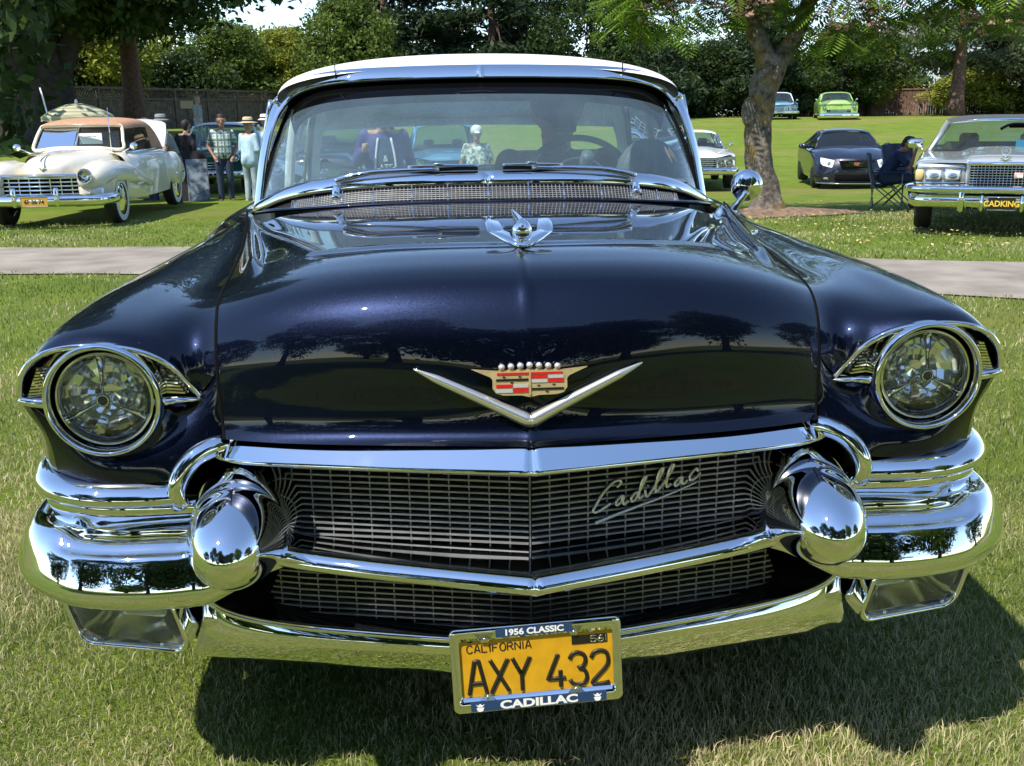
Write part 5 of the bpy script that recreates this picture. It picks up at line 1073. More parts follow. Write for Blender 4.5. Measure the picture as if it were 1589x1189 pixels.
# ---- cream convertible -------------------------------------------
cc = empty('convertible_car', (-6.05, 13.62, tz(-6.05, 14.5)), 0, 'cream 1940s convertible with tan soft top and chrome grille on the lawn at left', 'car')
M = 'cream_paint'
shell('hood', M, cc, [[(0,.22,.80),(.14,.24,.79),(.24,.28,.76),(.27,.32,.62)], [(0,.27,.95),(.16,.29,.94),(.27,.33,.88),(.31,.38,.66)], [(0,.50,1.05),(.20,.50,1.035),(.34,.50,.94),(.40,.52,.70)], [(0,1.1,1.10),(.27,1.1,1.08),(.45,1.1,.97),(.52,1.1,.70)], [(0,1.78,1.13),(.38,1.78,1.11),(.62,1.76,1.02),(.72,1.74,.72)]], 36, 20)
shell('body', M, cc, [[(.62,1.62,1.04),(.76,1.62,.96),(.84,1.62,.75),(.84,1.62,.34)], [(.74,2.1,1.05),(.86,2.1,.98),(.92,2.1,.74),(.90,2.1,.32)], [(.76,3.2,1.05),(.89,3.2,.98),(.94,3.2,.72),(.92,3.2,.32)], [(.72,4.0,1.04),(.86,4.0,.96),(.92,4.0,.7),(.90,4.0,.34)], [(.55,4.8,.92),(.70,4.8,.84),(.76,4.8,.66),(.76,4.8,.4)], [(.3,5.3,.62),(.5,5.3,.58),(.6,5.28,.5),(.6,5.26,.42)]], 40, 14)
shell('rear_deck', M, cc, [[(0,3.95,1.05),(.3,3.95,1.05),(.72,4.0,1.03)], [(0,4.6,1.0),(.3,4.6,.99),(.58,4.7,.92)], [(0,5.2,.75),(.2,5.2,.75),(.36,5.25,.66)]], 16, 10)
for s in (-1, 1):
    P = cat([(s*.70,.02,.64),(s*.70,.16,.70),(s*.71,.50,.75),(s*.73,.95,.76),(s*.76,1.5,.70),(s*.80,2.1,.60),(s*.84,2.6,.50)], 30)
    V, F = sweep(P, circ(1, 20), scale=np.stack([np.interp(np.linspace(0, 1, 30), [0, .08, .25, .6, 1], [.10, .20, .25, .24, .10]), np.interp(np.linspace(0, 1, 30), [0, .08, .25, .6, 1], [.10, .19, .23, .22, .10])], 1)); V = np.array(V)
    part('front_fender', M, cc, (V, F)); part('front_fender', M, cc, GRID(net([[(s*.52,.10,.62),(s*.66,.04,.62),(s*.86,.12,.62),(s*.955,.38,.70),(s*.965,.62,.74)], [(s*.50,.12,.42),(s*.64,.06,.42),(s*.83,.13,.42),(s*.93,.36,.44),(s*.95,.42,.56)]], 6, 16), flip=s > 0))
    part('front_fender', M, cc, GRID(net([[(s*.96,.98,.72),(s*.945,1.5,.66),(s*.93,2.2,.58)], [(s*.94,1.10,.50),(s*.93,1.5,.48),(s*.92,2.2,.45)], [(s*.90,1.20,.32),(s*.90,1.5,.32),(s*.90,2.2,.32)]], 8, 12), flip=s > 0))
    P = cat([(s*.86,3.55,.60),(s*.88,3.8,.66),(s*.885,4.2,.66),(s*.86,4.7,.58),(s*.80,5.1,.50)], 24)
    V, F = sweep(P, circ(1, 20), scale=np.stack([np.interp(np.linspace(0, 1, 24), [0, .2, .5, 1], [.06, .15, .15, .06]), np.interp(np.linspace(0, 1, 24), [0, .2, .5, 1], [.10, .30, .32, .14])], 1)); part('rear_fender', M, cc, (V, F))
    part('trim_strip', 'chrome', cc, boxm((s*.955, 1.9, .55), (.02, .62, .025), bev=.006)); part('trim_strip', 'chrome', cc, boxm((s*1.02, 4.1, .60), (.02, .62, .03), bev=.006)); part('belt_trim', 'chrome', cc, tube([(s*.75,1.8,1.05),(s*.79,3.9,1.05)], .012, 6)); part('door_handle', 'chrome', cc, boxm((s*.93, 3.0, .86), (.03, .14, .03), bev=.01))
    lamp(cc, s*.70, -.075, .78, .098); pk = part('parking_lamp', 'lens_white', cc, boxm((s*.78, .08, .53), (.20, .06, .12), bev=.015)); part('lamp_ring', 'chrome', pk, boxm((s*.78, .095, .53), (.23, .06, .15), bev=.015))
    cwheel(cc, s*.93, .82, .38, .19); cwheel(cc, s*.95, 4.10, .38, .19)
    part('side_mirror', 'chrome', cc, lathe([(.001,-.03),(.05,-.02),(.06,.0),(.055,.02),(.001,.025)], 20, 'y', (s*.92, 1.72, 1.15)), tube([(s*.72,1.75,1.05),(s*.90,1.73,1.14)], .012, 6)); part('overrider', 'chrome', cc, sweep(cat([(s*.30,-.16,.36),(s*.30,-.19,.50),(s*.30,-.17,.62)], 10), circ(.035, 10)))
bars(cc, -.60, .60, .46, .75, .05, 6, 9, bow=.06); part('grille_top', 'chrome', cc, sweep(cat([(-.62,.10,.785),(0,.02,.79),(.62,.10,.785)], 15), [(-.03,-.02),(.02,-.02),(.03,0),(.015,.02),(-.03,.02)]))
bumper(cc, .98, -.10, .44, .16); cplate(cc, -.02, -.185, .43, '6F 36 74', 'plate_amber', 'plate_black', .38, .14)
part('hood_ornament', 'chrome', cc, sweep(cat([(0,.20,.98),(0,.32,1.03),(0,.6,1.08)], 10), circ(.03, 8), scale=np.linspace(.5, .2, 10))); part('vee_badge', 'chrome', cc, prism([(-.05,.90),(0,.84),(.05,.90),(.03,.90),(0,.865),(-.03,.90)], .01), smooth=False).location = (0, .22, 0)
for s in (-1, 1):
    part('windshield_pane', 'car_glass', cc, GRID(np.array([[(s*.03,1.72,1.14),(s*.66,1.86,1.12)], [(s*.03,2.02,1.44),(s*.60,2.12,1.43)]], float)))
    part('windshield_frame', M, cc, sweep(cat([(0,1.70,1.13),(s*.35,1.75,1.125),(s*.70,1.86,1.10),(s*.695,1.95,1.25),(s*.645,2.12,1.44),(s*.60,2.12,1.47),(s*.3,2.05,1.475),(0,2.01,1.475)], 50), circ(.028, 8), up=(0, -1, .3)))
part('center_post', 'chrome', cc, tube([(0,1.71,1.13),(0,2.01,1.46)], .016, 6)); part('dash_sign', 'paper_white', cc, boxm((.20, 1.90, 1.27), (.36, .01, .17)), smooth=False).rotation_euler = (0, 0, 0)
text_mesh('sign_print', 'CLASSIC CAR', .03, 'plate_black', cc, (.20, 1.893, 1.30)); 
shell('soft_top', 'tan_canvas', cc, [[(0,1.98,1.485),(.35,2.0,1.485),(.60,2.06,1.47),(.66,2.10,1.42)], [(0,2.2,1.55),(.38,2.2,1.545),(.62,2.22,1.51),(.70,2.24,1.42)], [(0,3.0,1.60),(.38,3.0,1.59),(.64,3.0,1.54),(.72,3.0,1.43)], [(0,3.6,1.55),(.38,3.6,1.54),(.64,3.6,1.49),(.73,3.6,1.38)], [(0,4.0,1.30),(.38,4.0,1.30),(.66,3.98,1.24),(.75,3.95,1.15)], [(0,4.15,1.06),(.38,4.15,1.06),(.68,4.1,1.05),(.76,4.05,1.05)]], 36, 18)
for s in (-1, 1):
    part('top_quarter', 'tan_canvas', cc, GRID(net([[(s*.735,3.15,1.43),(s*.74,3.6,1.38),(s*.755,3.95,1.15)], [(s*.76,3.35,1.06),(s*.765,3.6,1.06),(s*.77,4.02,1.05)]], 6, 8), flip=s < 0)); part('side_glass', 'car_glass', cc, GRID(np.array([[(s*.74,1.9,1.06),(s*.77,3.32,1.06)], [(s*.67,2.14,1.42),(s*.735,3.12,1.42)]], float)))
part('seat', 'inside_tan', cc, boxm((0, 2.85, 1.0), (1.3, .2, .45), bev=.06), boxm((0, 3.6, 1.0), (1.3, .2, .4), bev=.06)); part('steering_wheel', 'inside_dark', cc, sweep([(.36+.2*math.cos(a), 2.15, 1.12+.19*math.sin(a)) for a in np.linspace(0, 2*pi, 25)[:-1]], circ(.013, 6), up=(0, 1, 0), loop=True)); part('antenna', 'chrome', cc, tube([(.60,1.60,1.0),(.60,1.62,1.75)], .006, 5))
tl = net([[(-.52,4.25,1.08),(0,4.22,1.10),(.52,4.25,1.08)], [(-.55,4.32,1.40),(0,4.28,1.45),(.55,4.32,1.40)], [(-.50,4.55,1.68),(0,4.52,1.74),(.50,4.55,1.68)], [(-.36,4.8,1.78),(0,4.78,1.84),(.36,4.8,1.78)]], 14, 16); tl[..., 0] += .22; tl[..., 2] = 1.06+(tl[..., 2]-1.08)*.66
part('trunk_lid', 'white_paint', cc, GRID(tl), GRID(tl+np.array([0, .05, -.01]), flip=True))
# ---- silver sedan -------------------------------------------------
sv = empty('silver_sedan', (6.50, 10.0, tz(6.5, 10.6)), math.radians(-27), 'silver 1970s sedan with square grille and quad headlights at the right edge', 'car')
M = 'silver_paint'
shell('hood', M, sv, [[(0,.02,.90),(.36,.03,.89),(.40,.04,.88),(.46,.06,.885),(.92,.10,.88),(.99,.16,.84)], [(0,.20,.965),(.36,.20,.955),(.40,.20,.93),(.46,.20,.915),(.92,.20,.905),(1.0,.22,.86)], [(0,.9,1.0),(.36,.9,.985),(.42,.9,.955),(.50,.9,.935),(.92,.9,.935),(1.0,.9,.88)], [(0,1.62,1.03),(.36,1.62,1.01),(.44,1.62,.98),(.52,1.62,.96),(.93,1.62,.955),(1.0,1.62,.90)]], 24, 26)
shell('body', M, sv, [[(.92,.10,.88),(.99,.14,.84),(1.0,.14,.66),(.98,.16,.42)], [(.93,1.0,.935),(1.0,1.0,.88),(1.02,1.0,.7),(.99,1.0,.34)], [(.93,1.7,.955),(1.0,1.7,.90),(1.02,1.7,.7),(.99,1.7,.30)], [(.90,3.6,.96),(.99,3.6,.90),(1.02,3.6,.7),(.99,3.6,.30)], [(.92,4.6,.95),(.99,4.6,.88),(1.01,4.6,.7),(.97,4.6,.36)], [(.88,5.7,.88),(.94,5.7,.82),(.95,5.7,.66),(.93,5.7,.40)]], 40, 12)
shell('rear_deck', M, sv, [[(0,4.2,.97),(.5,4.2,.97),(.92,4.2,.95)], [(0,5.0,.95),(.5,5.0,.95),(.92,5.0,.93)], [(0,5.7,.85),(.5,5.7,.85),(.88,5.7,.86)]], 10, 10)
part('front_panel', M, sv, boxm((-.69, .16, .735), (.56, .14, .29), bev=.02), boxm((.69, .16, .735), (.56, .14, .29), bev=.02), boxm((0, .14, .75), (.84, .1, .34), bev=.01))
part('grille_surround', 'chrome', sv, sweep([(-.40,.02,.60), (.40,.02,.60), (.40,.02,.885), (-.40,.02,.885)], [(-.02,-.022),(.02,-.022),(.02,.022),(-.02,.022)], up=(0, 1, 0), loop=True))
part('hood_vee', 'chrome', sv, prism([(-.07,.945),(0,.905),(.07,.945),(.04,.945),(0,.925),(-.04,.945)], .01), smooth=False).location = (0, .03, .0)
bars(sv, -.37, .37, .62, .86, .03, 9, 19, t=.005)
for s in (-1, 1):
    for x in (.56, .77):
        h = bpy.data.objects.new('headlight', None); COL.objects.link(h); h.parent = sv; part('lamp_ring', 'chrome', h, boxm((s*x, .085, .735), (.20, .03, .155), bev=.02)); part('lamp_lens', 'lens_white', h, boxm((s*x, .068, .735), (.165, .03, .115), bev=.02)); part('lamp_core', 'chrome', h, ellipsoid((s*x, .056, .735), (.06, .02, .035), 14, 8))
    part('corner_lamp', 'amber_lens', sv, boxm((s*.935, .12, .735), (.10, .12, .145), bev=.02)); part('bumper_guard', 'chrome', sv, boxm((s*.44, -.13, .475), (.075, .12, .32), bev=.025)); part('plate_guard', 'chrome', sv, boxm((s*.215, -.165, .43), (.045, .10, .20), bev=.02))
    part('headlight_trim', 'chrome', sv, boxm((s*.69, .075, .83), (.56, .02, .02), bev=.005), boxm((s*.69, .075, .645), (.56, .02, .02), bev=.005))
    cwheel(sv, s*.98, .98, .36, .21, False); cwheel(sv, s*.98, 4.28, .36, .21, False); part('side_mirror', 'chrome', sv, boxm((s*1.08, 1.95, 1.06), (.20, .10, .13), bev=.03), boxm((s*1.0, 1.97, 1.0), (.06, .06, .06), bev=.01))
bumper(sv, 1.02, -.10, .585, .10, .14); bumper(sv, 1.0, -.06, .44, .15, .08); part('lower_grille', 'black_matte', sv, boxm((0, -.03, .44), (.82, .1, .17)), smooth=False)
for k in range(12): part('lower_grille_bar', 'chrome_soft', sv, boxm((-.385+.07*k, -.085, .43), (.006, .02, .15)), smooth=False)
cplate(sv, 0, -.195, .43, 'CADKING', 'plate_black', 'text_yellow', .30, .15)
part('flag_badge', 'flag_pink', sv, boxm((.16, -.0, .745), (.10, .012, .07), bev=.01)); part('flag_field', 'print_white', sv, boxm((.175, -.008, .738), (.06, .006, .03)), smooth=False)
part('hood_ring', 'chrome', sv, sweep([(.045*math.cos(a), .10, 1.03+.045*math.sin(a)) for a in np.linspace(0, 2*pi, 21)[:-1]], circ(.008, 6), up=(0, 1, 0), loop=True), prism([(-.02,.0),(.0,-.022),(.02,.0),(.016,.02),(-.016,.02)], .012)[0:0] or boxm((0, .10, 1.03), (.034, .012, .034), bev=.008), boxm((0, .10, .975), (.012, .012, .04)))
greenhouse(sv, 1.62, 2.25, 3.5, 4.1, .975, 1.385, .88, .70, 'vinyl_dark', pm='silver_paint', crown=.06)
part('header_trim', 'chrome', sv, sweep(cat([(-.70,2.29,1.315),(-.35,2.24,1.355),(0,2.225,1.365),(.35,2.24,1.355),(.70,2.29,1.315)], 20), circ(.02, 8)))
part('dash_paper', 'paper_blue', sv, boxm((.27, 1.86, 1.045), (.19, .01, .12)), smooth=False); part('windshield_mask', 'black_matte', sv, sweep(cat([(-.02,2.02,1.24),(.10,2.05,1.30),(.28,2.05,1.30),(.40,2.02,1.24)], 14), circ(.02, 6)), boxm((.19, 2.06, 1.28), (.22, .01, .05)))
# ---- dark coupe ---------------------------------------------------
cp = empty('dark_coupe', (9.90, 22.8, tz(9.9, 23.4)), math.radians(-13), 'glossy black modern coupe parked on the lawn beyond the blossoming tree', 'car')
M = 'coupe_paint'
shell('hood', M, cp, [[(0,-.02,.74),(.4,.06,.735),(.72,.26,.72),(.86,.5,.70)], [(0,.3,.86),(.4,.34,.85),(.70,.5,.83),(.88,.7,.80)], [(0,.8,.95),(.4,.8,.96),(.70,.85,.92),(.90,1.0,.87)], [(0,1.35,1.01),(.4,1.36,1.0),(.72,1.42,.96),(.92,1.5,.91)]], 22, 18)
shell('body', M, cp, [[(.80,.42,.66),(.86,.42,.60),(.88,.42,.45),(.84,.42,.2)], [(.88,.7,.80),(.92,.7,.74),(.93,.7,.55),(.90,.7,.25)], [(.92,1.5,.91),(.945,1.5,.82),(.945,1.5,.55),(.90,1.5,.22)], [(.90,3.0,.96),(.945,3.0,.86),(.95,3.0,.55),(.90,3.0,.22)], [(.86,4.2,1.0),(.93,4.2,.9),(.94,4.2,.6),(.88,4.2,.25)], [(.7,4.75,.98),(.78,4.78,.88),(.8,4.8,.6),(.76,4.76,.3)]], 36, 12)
shell('front_bumper', M, cp, [[(0,-.03,.74),(.4,.05,.735),(.72,.25,.72),(.87,.48,.70)], [(0,-.10,.56),(.45,-.03,.56),(.76,.16,.56),(.90,.45,.56)], [(0,-.11,.36),(.45,-.05,.36),(.78,.12,.36),(.92,.42,.36)], [(0,-.06,.17),(.45,-.02,.17),(.78,.15,.17),(.90,.42,.17)]], 16, 18, False)
part('splitter', 'chrome_soft', cp, sweep(cat([(-.88,.30,.15),(-.5,-.06,.15),(0,-.12,.15),(.5,-.06,.15),(.88,.30,.15)], 20), [(-.03,-.012),(.02,-.012),(.02,.012),(-.03,.012)]))
part('grille', 'black_matte', cp, prism([(-.42,.70),(.42,.70),(.34,.55),(0,.50),(-.34,.55)], .05), smooth=False).location = (0, -.10, 0)
part('grille_mesh', 'chrome_soft', cp, *[boxm((0, -.13, .56+.028*k), (.5+.05*k, .012, .006)) for k in range(5)], smooth=False); part('grille_badge', 'badge_dull', cp, prism([(-.07,.66),(.07,.66),(.06,.60),(0,.58),(-.06,.60)], .012), smooth=False).location = (0, -.14, 0); part('badge_wreath', 'chrome', cp, prism([(-.20,.67),(-.07,.665),(-.06,.60),(-.12,.61)], .01), prism([(.07,.665),(.20,.67),(.12,.61),(.06,.60)], .01), smooth=False).location = (0, -.138, 0)
part('lower_intake', 'black_matte', cp, boxm((0, -.09, .29), (.98, .06, .17), bev=.02))
for s in (-1, 1):
    hl_ = part('headlight', 'lens_white', cp, GRID(net([[(s*.50,.10,.70),(s*.64,.19,.73),(s*.80,.36,.76)], [(s*.53,.05,.60),(s*.66,.13,.61),(s*.80,.28,.64)], [(s*.56,.02,.53),(s*.66,.09,.55),(s*.76,.18,.58)]], 8, 10), flip=s < 0)); hl_.location = (0, -.035, .0); part('lamp_core', 'chrome', hl_, ellipsoid((s*.62, .09, .62), (.05, .03, .05), 12, 8))
    part('fog_lamp', 'chrome', cp, boxm((s*.66, .05, .27), (.16, .05, .05), bev=.015)); cwheel(cp, s*.93, .86, .34, .24, False, 'dark_trim'); cwheel(cp, s*.95, 3.6, .34, .25, False, 'dark_trim'); part('side_mirror', M, cp, ellipsoid((s*1.03, 1.75, .99), (.11, .09, .075), 14, 10), tube([(s*.90,1.78,.93),(s*1.0,1.76,.96)], .02, 6))
greenhouse(cp, 1.30, 2.0, 2.9, 4.0, .96, 1.37, .80, .58, M, 'tint_glass', crown=.07, posts=(.55,))
# ---- white convertible, light green custom, light blue sedan, dark green sedan, blue pickup, old black sedan
def simple_car(name, label, loc, rz, M, w=.96, lamps=((.62, .70), (.80, .70)), lr=.075, hood_z=.94, roofm=None, roof_z=1.42, grille=(-.52, .52, .50, .66, 4, 9), bz=.42, bh=.16, soft=False, fat=.0, fin=0., glass='car_glass', rear_y=5.3, ww=True, chop=0., plate=True):
    c = empty(name, (loc[0], loc[1], tz(*loc)), math.radians(rz), label, 'car')
    shell('hood', M, c, [[(0,.0,hood_z-.14),(w*.5,.03,hood_z-.14),(w*.86,.05,hood_z-.08-fat),(w*.97,.10,hood_z-.16-fat)], [(0,.12,hood_z-.03+fat),(w*.42,.14,hood_z-.04+fat*.8),(w*.62,.14,hood_z-.07-fat),(w*.98,.18,hood_z-.09-fat)], [(0,.8,hood_z+.04+fat),(w*.42,.8,hood_z+.03+fat*.6),(w*.62,.8,hood_z-.02-fat*.6),(w,.8,hood_z-.05)], [(0,1.6,hood_z+.08+fat*.6),(w*.42,1.6,hood_z+.07+fat*.4),(w*.66,1.6,hood_z+.03),(w,1.6,hood_z-.0)]], 24, 18)
    shell('body', M, c, [[(w*.97,.06,hood_z-.12),(w*.99,.06,hood_z-.2),(w*.98,.06,.55),(w*.94,.08,.36)], [(w*.99,.9,hood_z-.03),(w*1.03,.9,hood_z-.14),(w*1.04,.9,.62),(w,.9,.30)], [(w*.98,1.7,hood_z),(w*1.03,1.7,hood_z-.12),(w*1.04,1.7,.6),(w,1.7,.28)], [(w*.96,3.5,hood_z+.02),(w*1.02,3.5,hood_z-.1),(w*1.04,3.5,.6),(w,3.5,.28)], [(w*.94,4.5,hood_z+.04+fin),(w*1.0,4.5,hood_z-.08),(w*1.02,4.5,.6),(w*.97,4.5,.32)], [(w*.84,rear_y,hood_z-.06+fin),(w*.9,rear_y,hood_z-.14),(w*.92,rear_y,.6),(w*.88,rear_y,.38)]], 30, 10)
    shell('rear_deck', M, c, [[(0,3.9,hood_z+.04),(w*.5,3.9,hood_z+.04),(w*.94,3.9,hood_z+.03)], [(0,4.6,hood_z),(w*.5,4.6,hood_z),(w*.92,4.6,hood_z+.02)], [(0,rear_y,hood_z-.12),(w*.5,rear_y,hood_z-.12),(w*.84,rear_y,hood_z-.06)]], 10, 10)
    part('front_panel', M, c, GRID(np.array([[(x*w, .06+.05*x*x, z) for x in np.linspace(-.98, .98, 9)] for z in (.38, hood_z-.13)]), flip=True))
    bars(c, *grille[:4], .03, grille[4], grille[5], t=.010, bow=.02); bumper(c, w*1.03, -.08, bz, bh)
    for s in (-1, 1):
        for (x, z) in lamps: lamp(c, s*x, .03, z, lr)
        cwheel(c, s*w*1.02, .90, .35, .2, ww); cwheel(c, s*w*1.02, 4.1, .35, .2, ww)
        part('side_mirror', 'chrome', c, ellipsoid((s*w*1.08, 1.85, hood_z+.12), (.06, .03, .05), 12, 8), tube([(s*w, 1.85, hood_z+.02), (s*w*1.06, 1.85, hood_z+.10)], .01, 5))
    greenhouse(c, 1.58, 2.1+chop, 3.4, 4.0, hood_z+.055, roof_z, w*.86, w*.72, roofm or M, glass, pm='chrome_soft' if soft else None, crown=.08)
    if plate: part('license_plate', 'plate_black', c, boxm((0, -.16, bz), (.3, .01, .14), bev=.004), smooth=False)
    return c
simple_car('white_convertible', 'white 1960s car with twin round headlights beside the blossoming tree trunk', (6.05, 23.2), -9, 'white_paint', lamps=((.60, .68), (.80, .68)), lr=.08, grille=(-.48, .48, .56, .76, 5, 9), roof_z=1.38, soft=True, bz=.48)
simple_car('lime_custom_car', 'lowered light green custom car with wide chrome bumper on the far rise', (20.9, 52.6), -16, 'lime_paint', w=.98, lamps=((.76, .72),), lr=.09, hood_z=.98, roof_z=1.46, grille=(-.62, .62, .42, .56, 3, 3), bz=.26, bh=.26, fat=.06, chop=.1, ww=False, plate=False)
simple_car('light_blue_sedan', 'light blue sedan with white roof on the far rise behind the tree trunk', (18.3, 54.4), -14, 'sky_paint', lamps=((.66, .66), (.84, .66)), roofm='white_paint', roof_z=1.46, bz=.40)
simple_car('green_sedan', 'dark green 1950s car with white roof behind the man in the checked shirt', (-5.75, 22.6), -2, 'green_paint', w=.94, lamps=((.60, .86), (.80, .86)), lr=.085, hood_z=1.02, roofm='white_paint', roof_z=1.60, grille=(-.6, .6, .56, .74, 4, 9), bz=.48)
simple_car('light_blue_car', 'light blue car seen through the rear window behind the man in the patterned shirt', (.05, 21.5), 4, 'truck_blue', w=.92, lamps=((.74, .80),), lr=.09, hood_z=1.0, roof_z=1.62, roofm='truck_blue')
simple_car('old_black_sedan', 'old black car seen through the windshield beside the person in purple', (-1.95, 13.6), -4, 'old_black', w=.86, lamps=((.66, .90),), lr=.10, hood_z=1.04, roof_z=1.62, fat=.05)
# ================================================================ PEOPLE
mat('skin', (.46, .25, .17), .55, noise=(25, .12)); mat('skin_tan', (.36, .19, .125), .55, noise=(25, .12)); mat('hair_grey', (.22, .20, .18), .8, noise=(60, .4)); mat('hair_dark', (.025, .018, .014), .7, noise=(60, .4))
mat('denim', (.028, .045, .085), .85, noise=(50, .25)); mat('denim_pale', (.34, .42, .46), .85, noise=(12, .12)); mat('shirt_blue', (.42, .60, .70), .85, noise=(8, .12)); mat('shirt_grey', (.20, .21, .22), .85, noise=(8, .15)); mat('shirt_greygreen', (.22, .28, .28), .85, noise=(8, .2)); mat('cloth_black', (.012, .012, .014), .85, noise=(10, .3)); mat('cloth_navy', (.015, .03, .10), .8, noise=(10, .3)); mat('cloth_purple', (.055, .04, .16), .7, noise=(9, .35)); mat('tshirt_white', (.62, .64, .66), .85, noise=(10, .1)); mat('straw', (.52, .40, .25), .85, noise=(60, .2)); mat('hat_white', (.74, .72, .66), .8); mat('shoe_brown', (.08, .05, .035), .6); mat('shoe_pale', (.35, .30, .25), .7); mat('eye_dark', (.01, .008, .008), .2)
m_, nt_, b_ = node_mat('check_cloth'); b_.inputs['Roughness'].default_value = .85
_sp = nt_.nodes.new('ShaderNodeSeparateXYZ'); L(nt_, nt_.nodes.new('ShaderNodeTexCoord').outputs['Object'], _sp.inputs[0])
def stripe(nt, v, k, th):
    a = nt.nodes.new('ShaderNodeMath'); a.operation = 'MULTIPLY'; a.inputs[1].default_value = k; L(nt, v, a.inputs[0]); s = nt.nodes.new('ShaderNodeMath'); s.operation = 'SINE'; L(nt, a.outputs[0], s.inputs[0]); return mapr(nt, s.outputs[0], th-.25, th+.25)
_c = mixc(nt_, stripe(nt_, _sp.outputs[0], 92, .45), (.30, .42, .38), (.72, .76, .70)); _c = mixc(nt_, stripe(nt_, _sp.outputs[2], 92, .45), _c, (.74, .76, .70)); _c = mixc(nt_, stripe(nt_, _sp.outputs[0], 46, .7), _c, (.10, .17, .15)); _c = mixc(nt_, stripe(nt_, _sp.outputs[2], 46, .7), _c, (.12, .19, .17)); L(nt_, _c, b_.inputs['Base Color'])
m_, nt_, b_ = node_mat('print_cloth'); b_.inputs['Roughness'].default_value = .85; _tc = nt_.nodes.new('ShaderNodeTexCoord').outputs['Object']
_c = mixc(nt_, mapr(nt_, noise_node(nt_, _tc, 16, 2), .48, .54), (.62, .64, .55), (.16, .22, .19)); _c = mixc(nt_, mapr(nt_, noise_node(nt_, _tc, 24, 2), .60, .64), _c, (.50, .42, .28)); L(nt_, _c, b_.inputs['Base Color'])
def capsule(p0, p1, r0, r1, n=12):
    p0, p1 = np.array(p0, float), np.array(p1, float); d = p1-p0; ln = np.linalg.norm(d); d = d/ln if ln > 1e-6 else np.array((0, 0, 1.)); a = np.cross(d, (0, 0, 1.) if abs(d[2]) < .9 else (1., 0, 0)); a /= np.linalg.norm(a); b = np.cross(d, a); rings = []
    for t in np.linspace(-pi/2+.12, 0, 4): rings.append((p0+d*r0*math.sin(t), r0*math.cos(t)))
    for t in np.linspace(0, pi/2-.12, 4): rings.append((p1+d*r1*math.sin(t), r1*math.cos(t)))
    V = np.array([[c+(a*math.cos(2*pi*k/n)+b*math.sin(2*pi*k/n))*r for k in range(n)] for c, r in rings]); m = len(rings)
    return V.reshape(-1, 3), gridF(m, n, False, True)+[tuple(range(n))[::-1], tuple(range((m-1)*n, m*n))]
def blob(name, m, parent, pieces, vox=.016, smooth=4):
    """fuse overlapping pieces into one continuous skin"""
    o = part(name, m, parent, *pieces); r = o.modifiers.new('r', 'REMESH'); r.mode = 'VOXEL'; r.voxel_size = vox
    s = o.modifiers.new('s', 'SMOOTH'); s.factor = .5; s.iterations = smooth
    dg = bpy.context.evaluated_depsgraph_get(); me = bpy.data.meshes.new_from_object(o.evaluated_get(dg)); o.modifiers.clear(); old = o.data; o.data = me
    me.polygons.foreach_set('use_smooth', [True]*len(me.polygons)); me.update(); bpy.data.meshes.remove(old); return o
def hand(p, d, side, k=1.):
    p = np.array(p, float); d = np.array(d, float); d /= np.linalg.norm(d); w = np.cross(d, (0, -1, .2)); w /= np.linalg.norm(w)+1e-9; n = np.cross(w, d); o = [capsule(p, p+d*.07*k, .030*k, .034*k)]
    for i, ln in enumerate((.062, .074, .070, .054)):
        b = p+d*.085*k+w*(i-1.5)*.019*k; o.append(capsule(b, b+d*ln*.55*k, .0095*k, .009*k, 8)); o.append(capsule(b+d*ln*.55*k, b+d*ln*.95*k+n*.02*k, .009*k, .0075*k, 8))
    b = p+d*.02*k-w*.035*k; o.append(capsule(b, b+d*.045*k-w*.02*k, .012*k, .009*k, 8)); return o
def stand(H=1.75, armL=None, armR=None, lean=0., feet=.10, turn=0.):
    k = H/1.75; J = dict(hipL=(-.09,0,.92), hipR=(.09,0,.92), kneeL=(-.10,-.02,.50), kneeR=(.10,-.01,.50), ankL=(-feet,.02,.08), ankR=(feet,.02,.08), toeL=(-feet-.03,-.15,.035), toeR=(feet+.03,-.15,.035), pel=(0,.0,.98), waist=(0,-.02-lean*.15,1.12), chest=(0,-.02-lean*.3,1.32), neck=(0,-.01-lean*.45,1.47), head=(0,-.045-lean*.55,1.625), shL=(-.185,-lean*.4,1.42), shR=(.185,-lean*.4,1.42))
    J['elL'], J['haL'] = armL or ((-.25, .04, 1.14), (-.25, -.05, .90)); J['elR'], J['haR'] = armR or ((.25, .04, 1.14), (.25, -.05, .90))
    return {a: np.array(b, float)*k for a, b in J.items()}, k
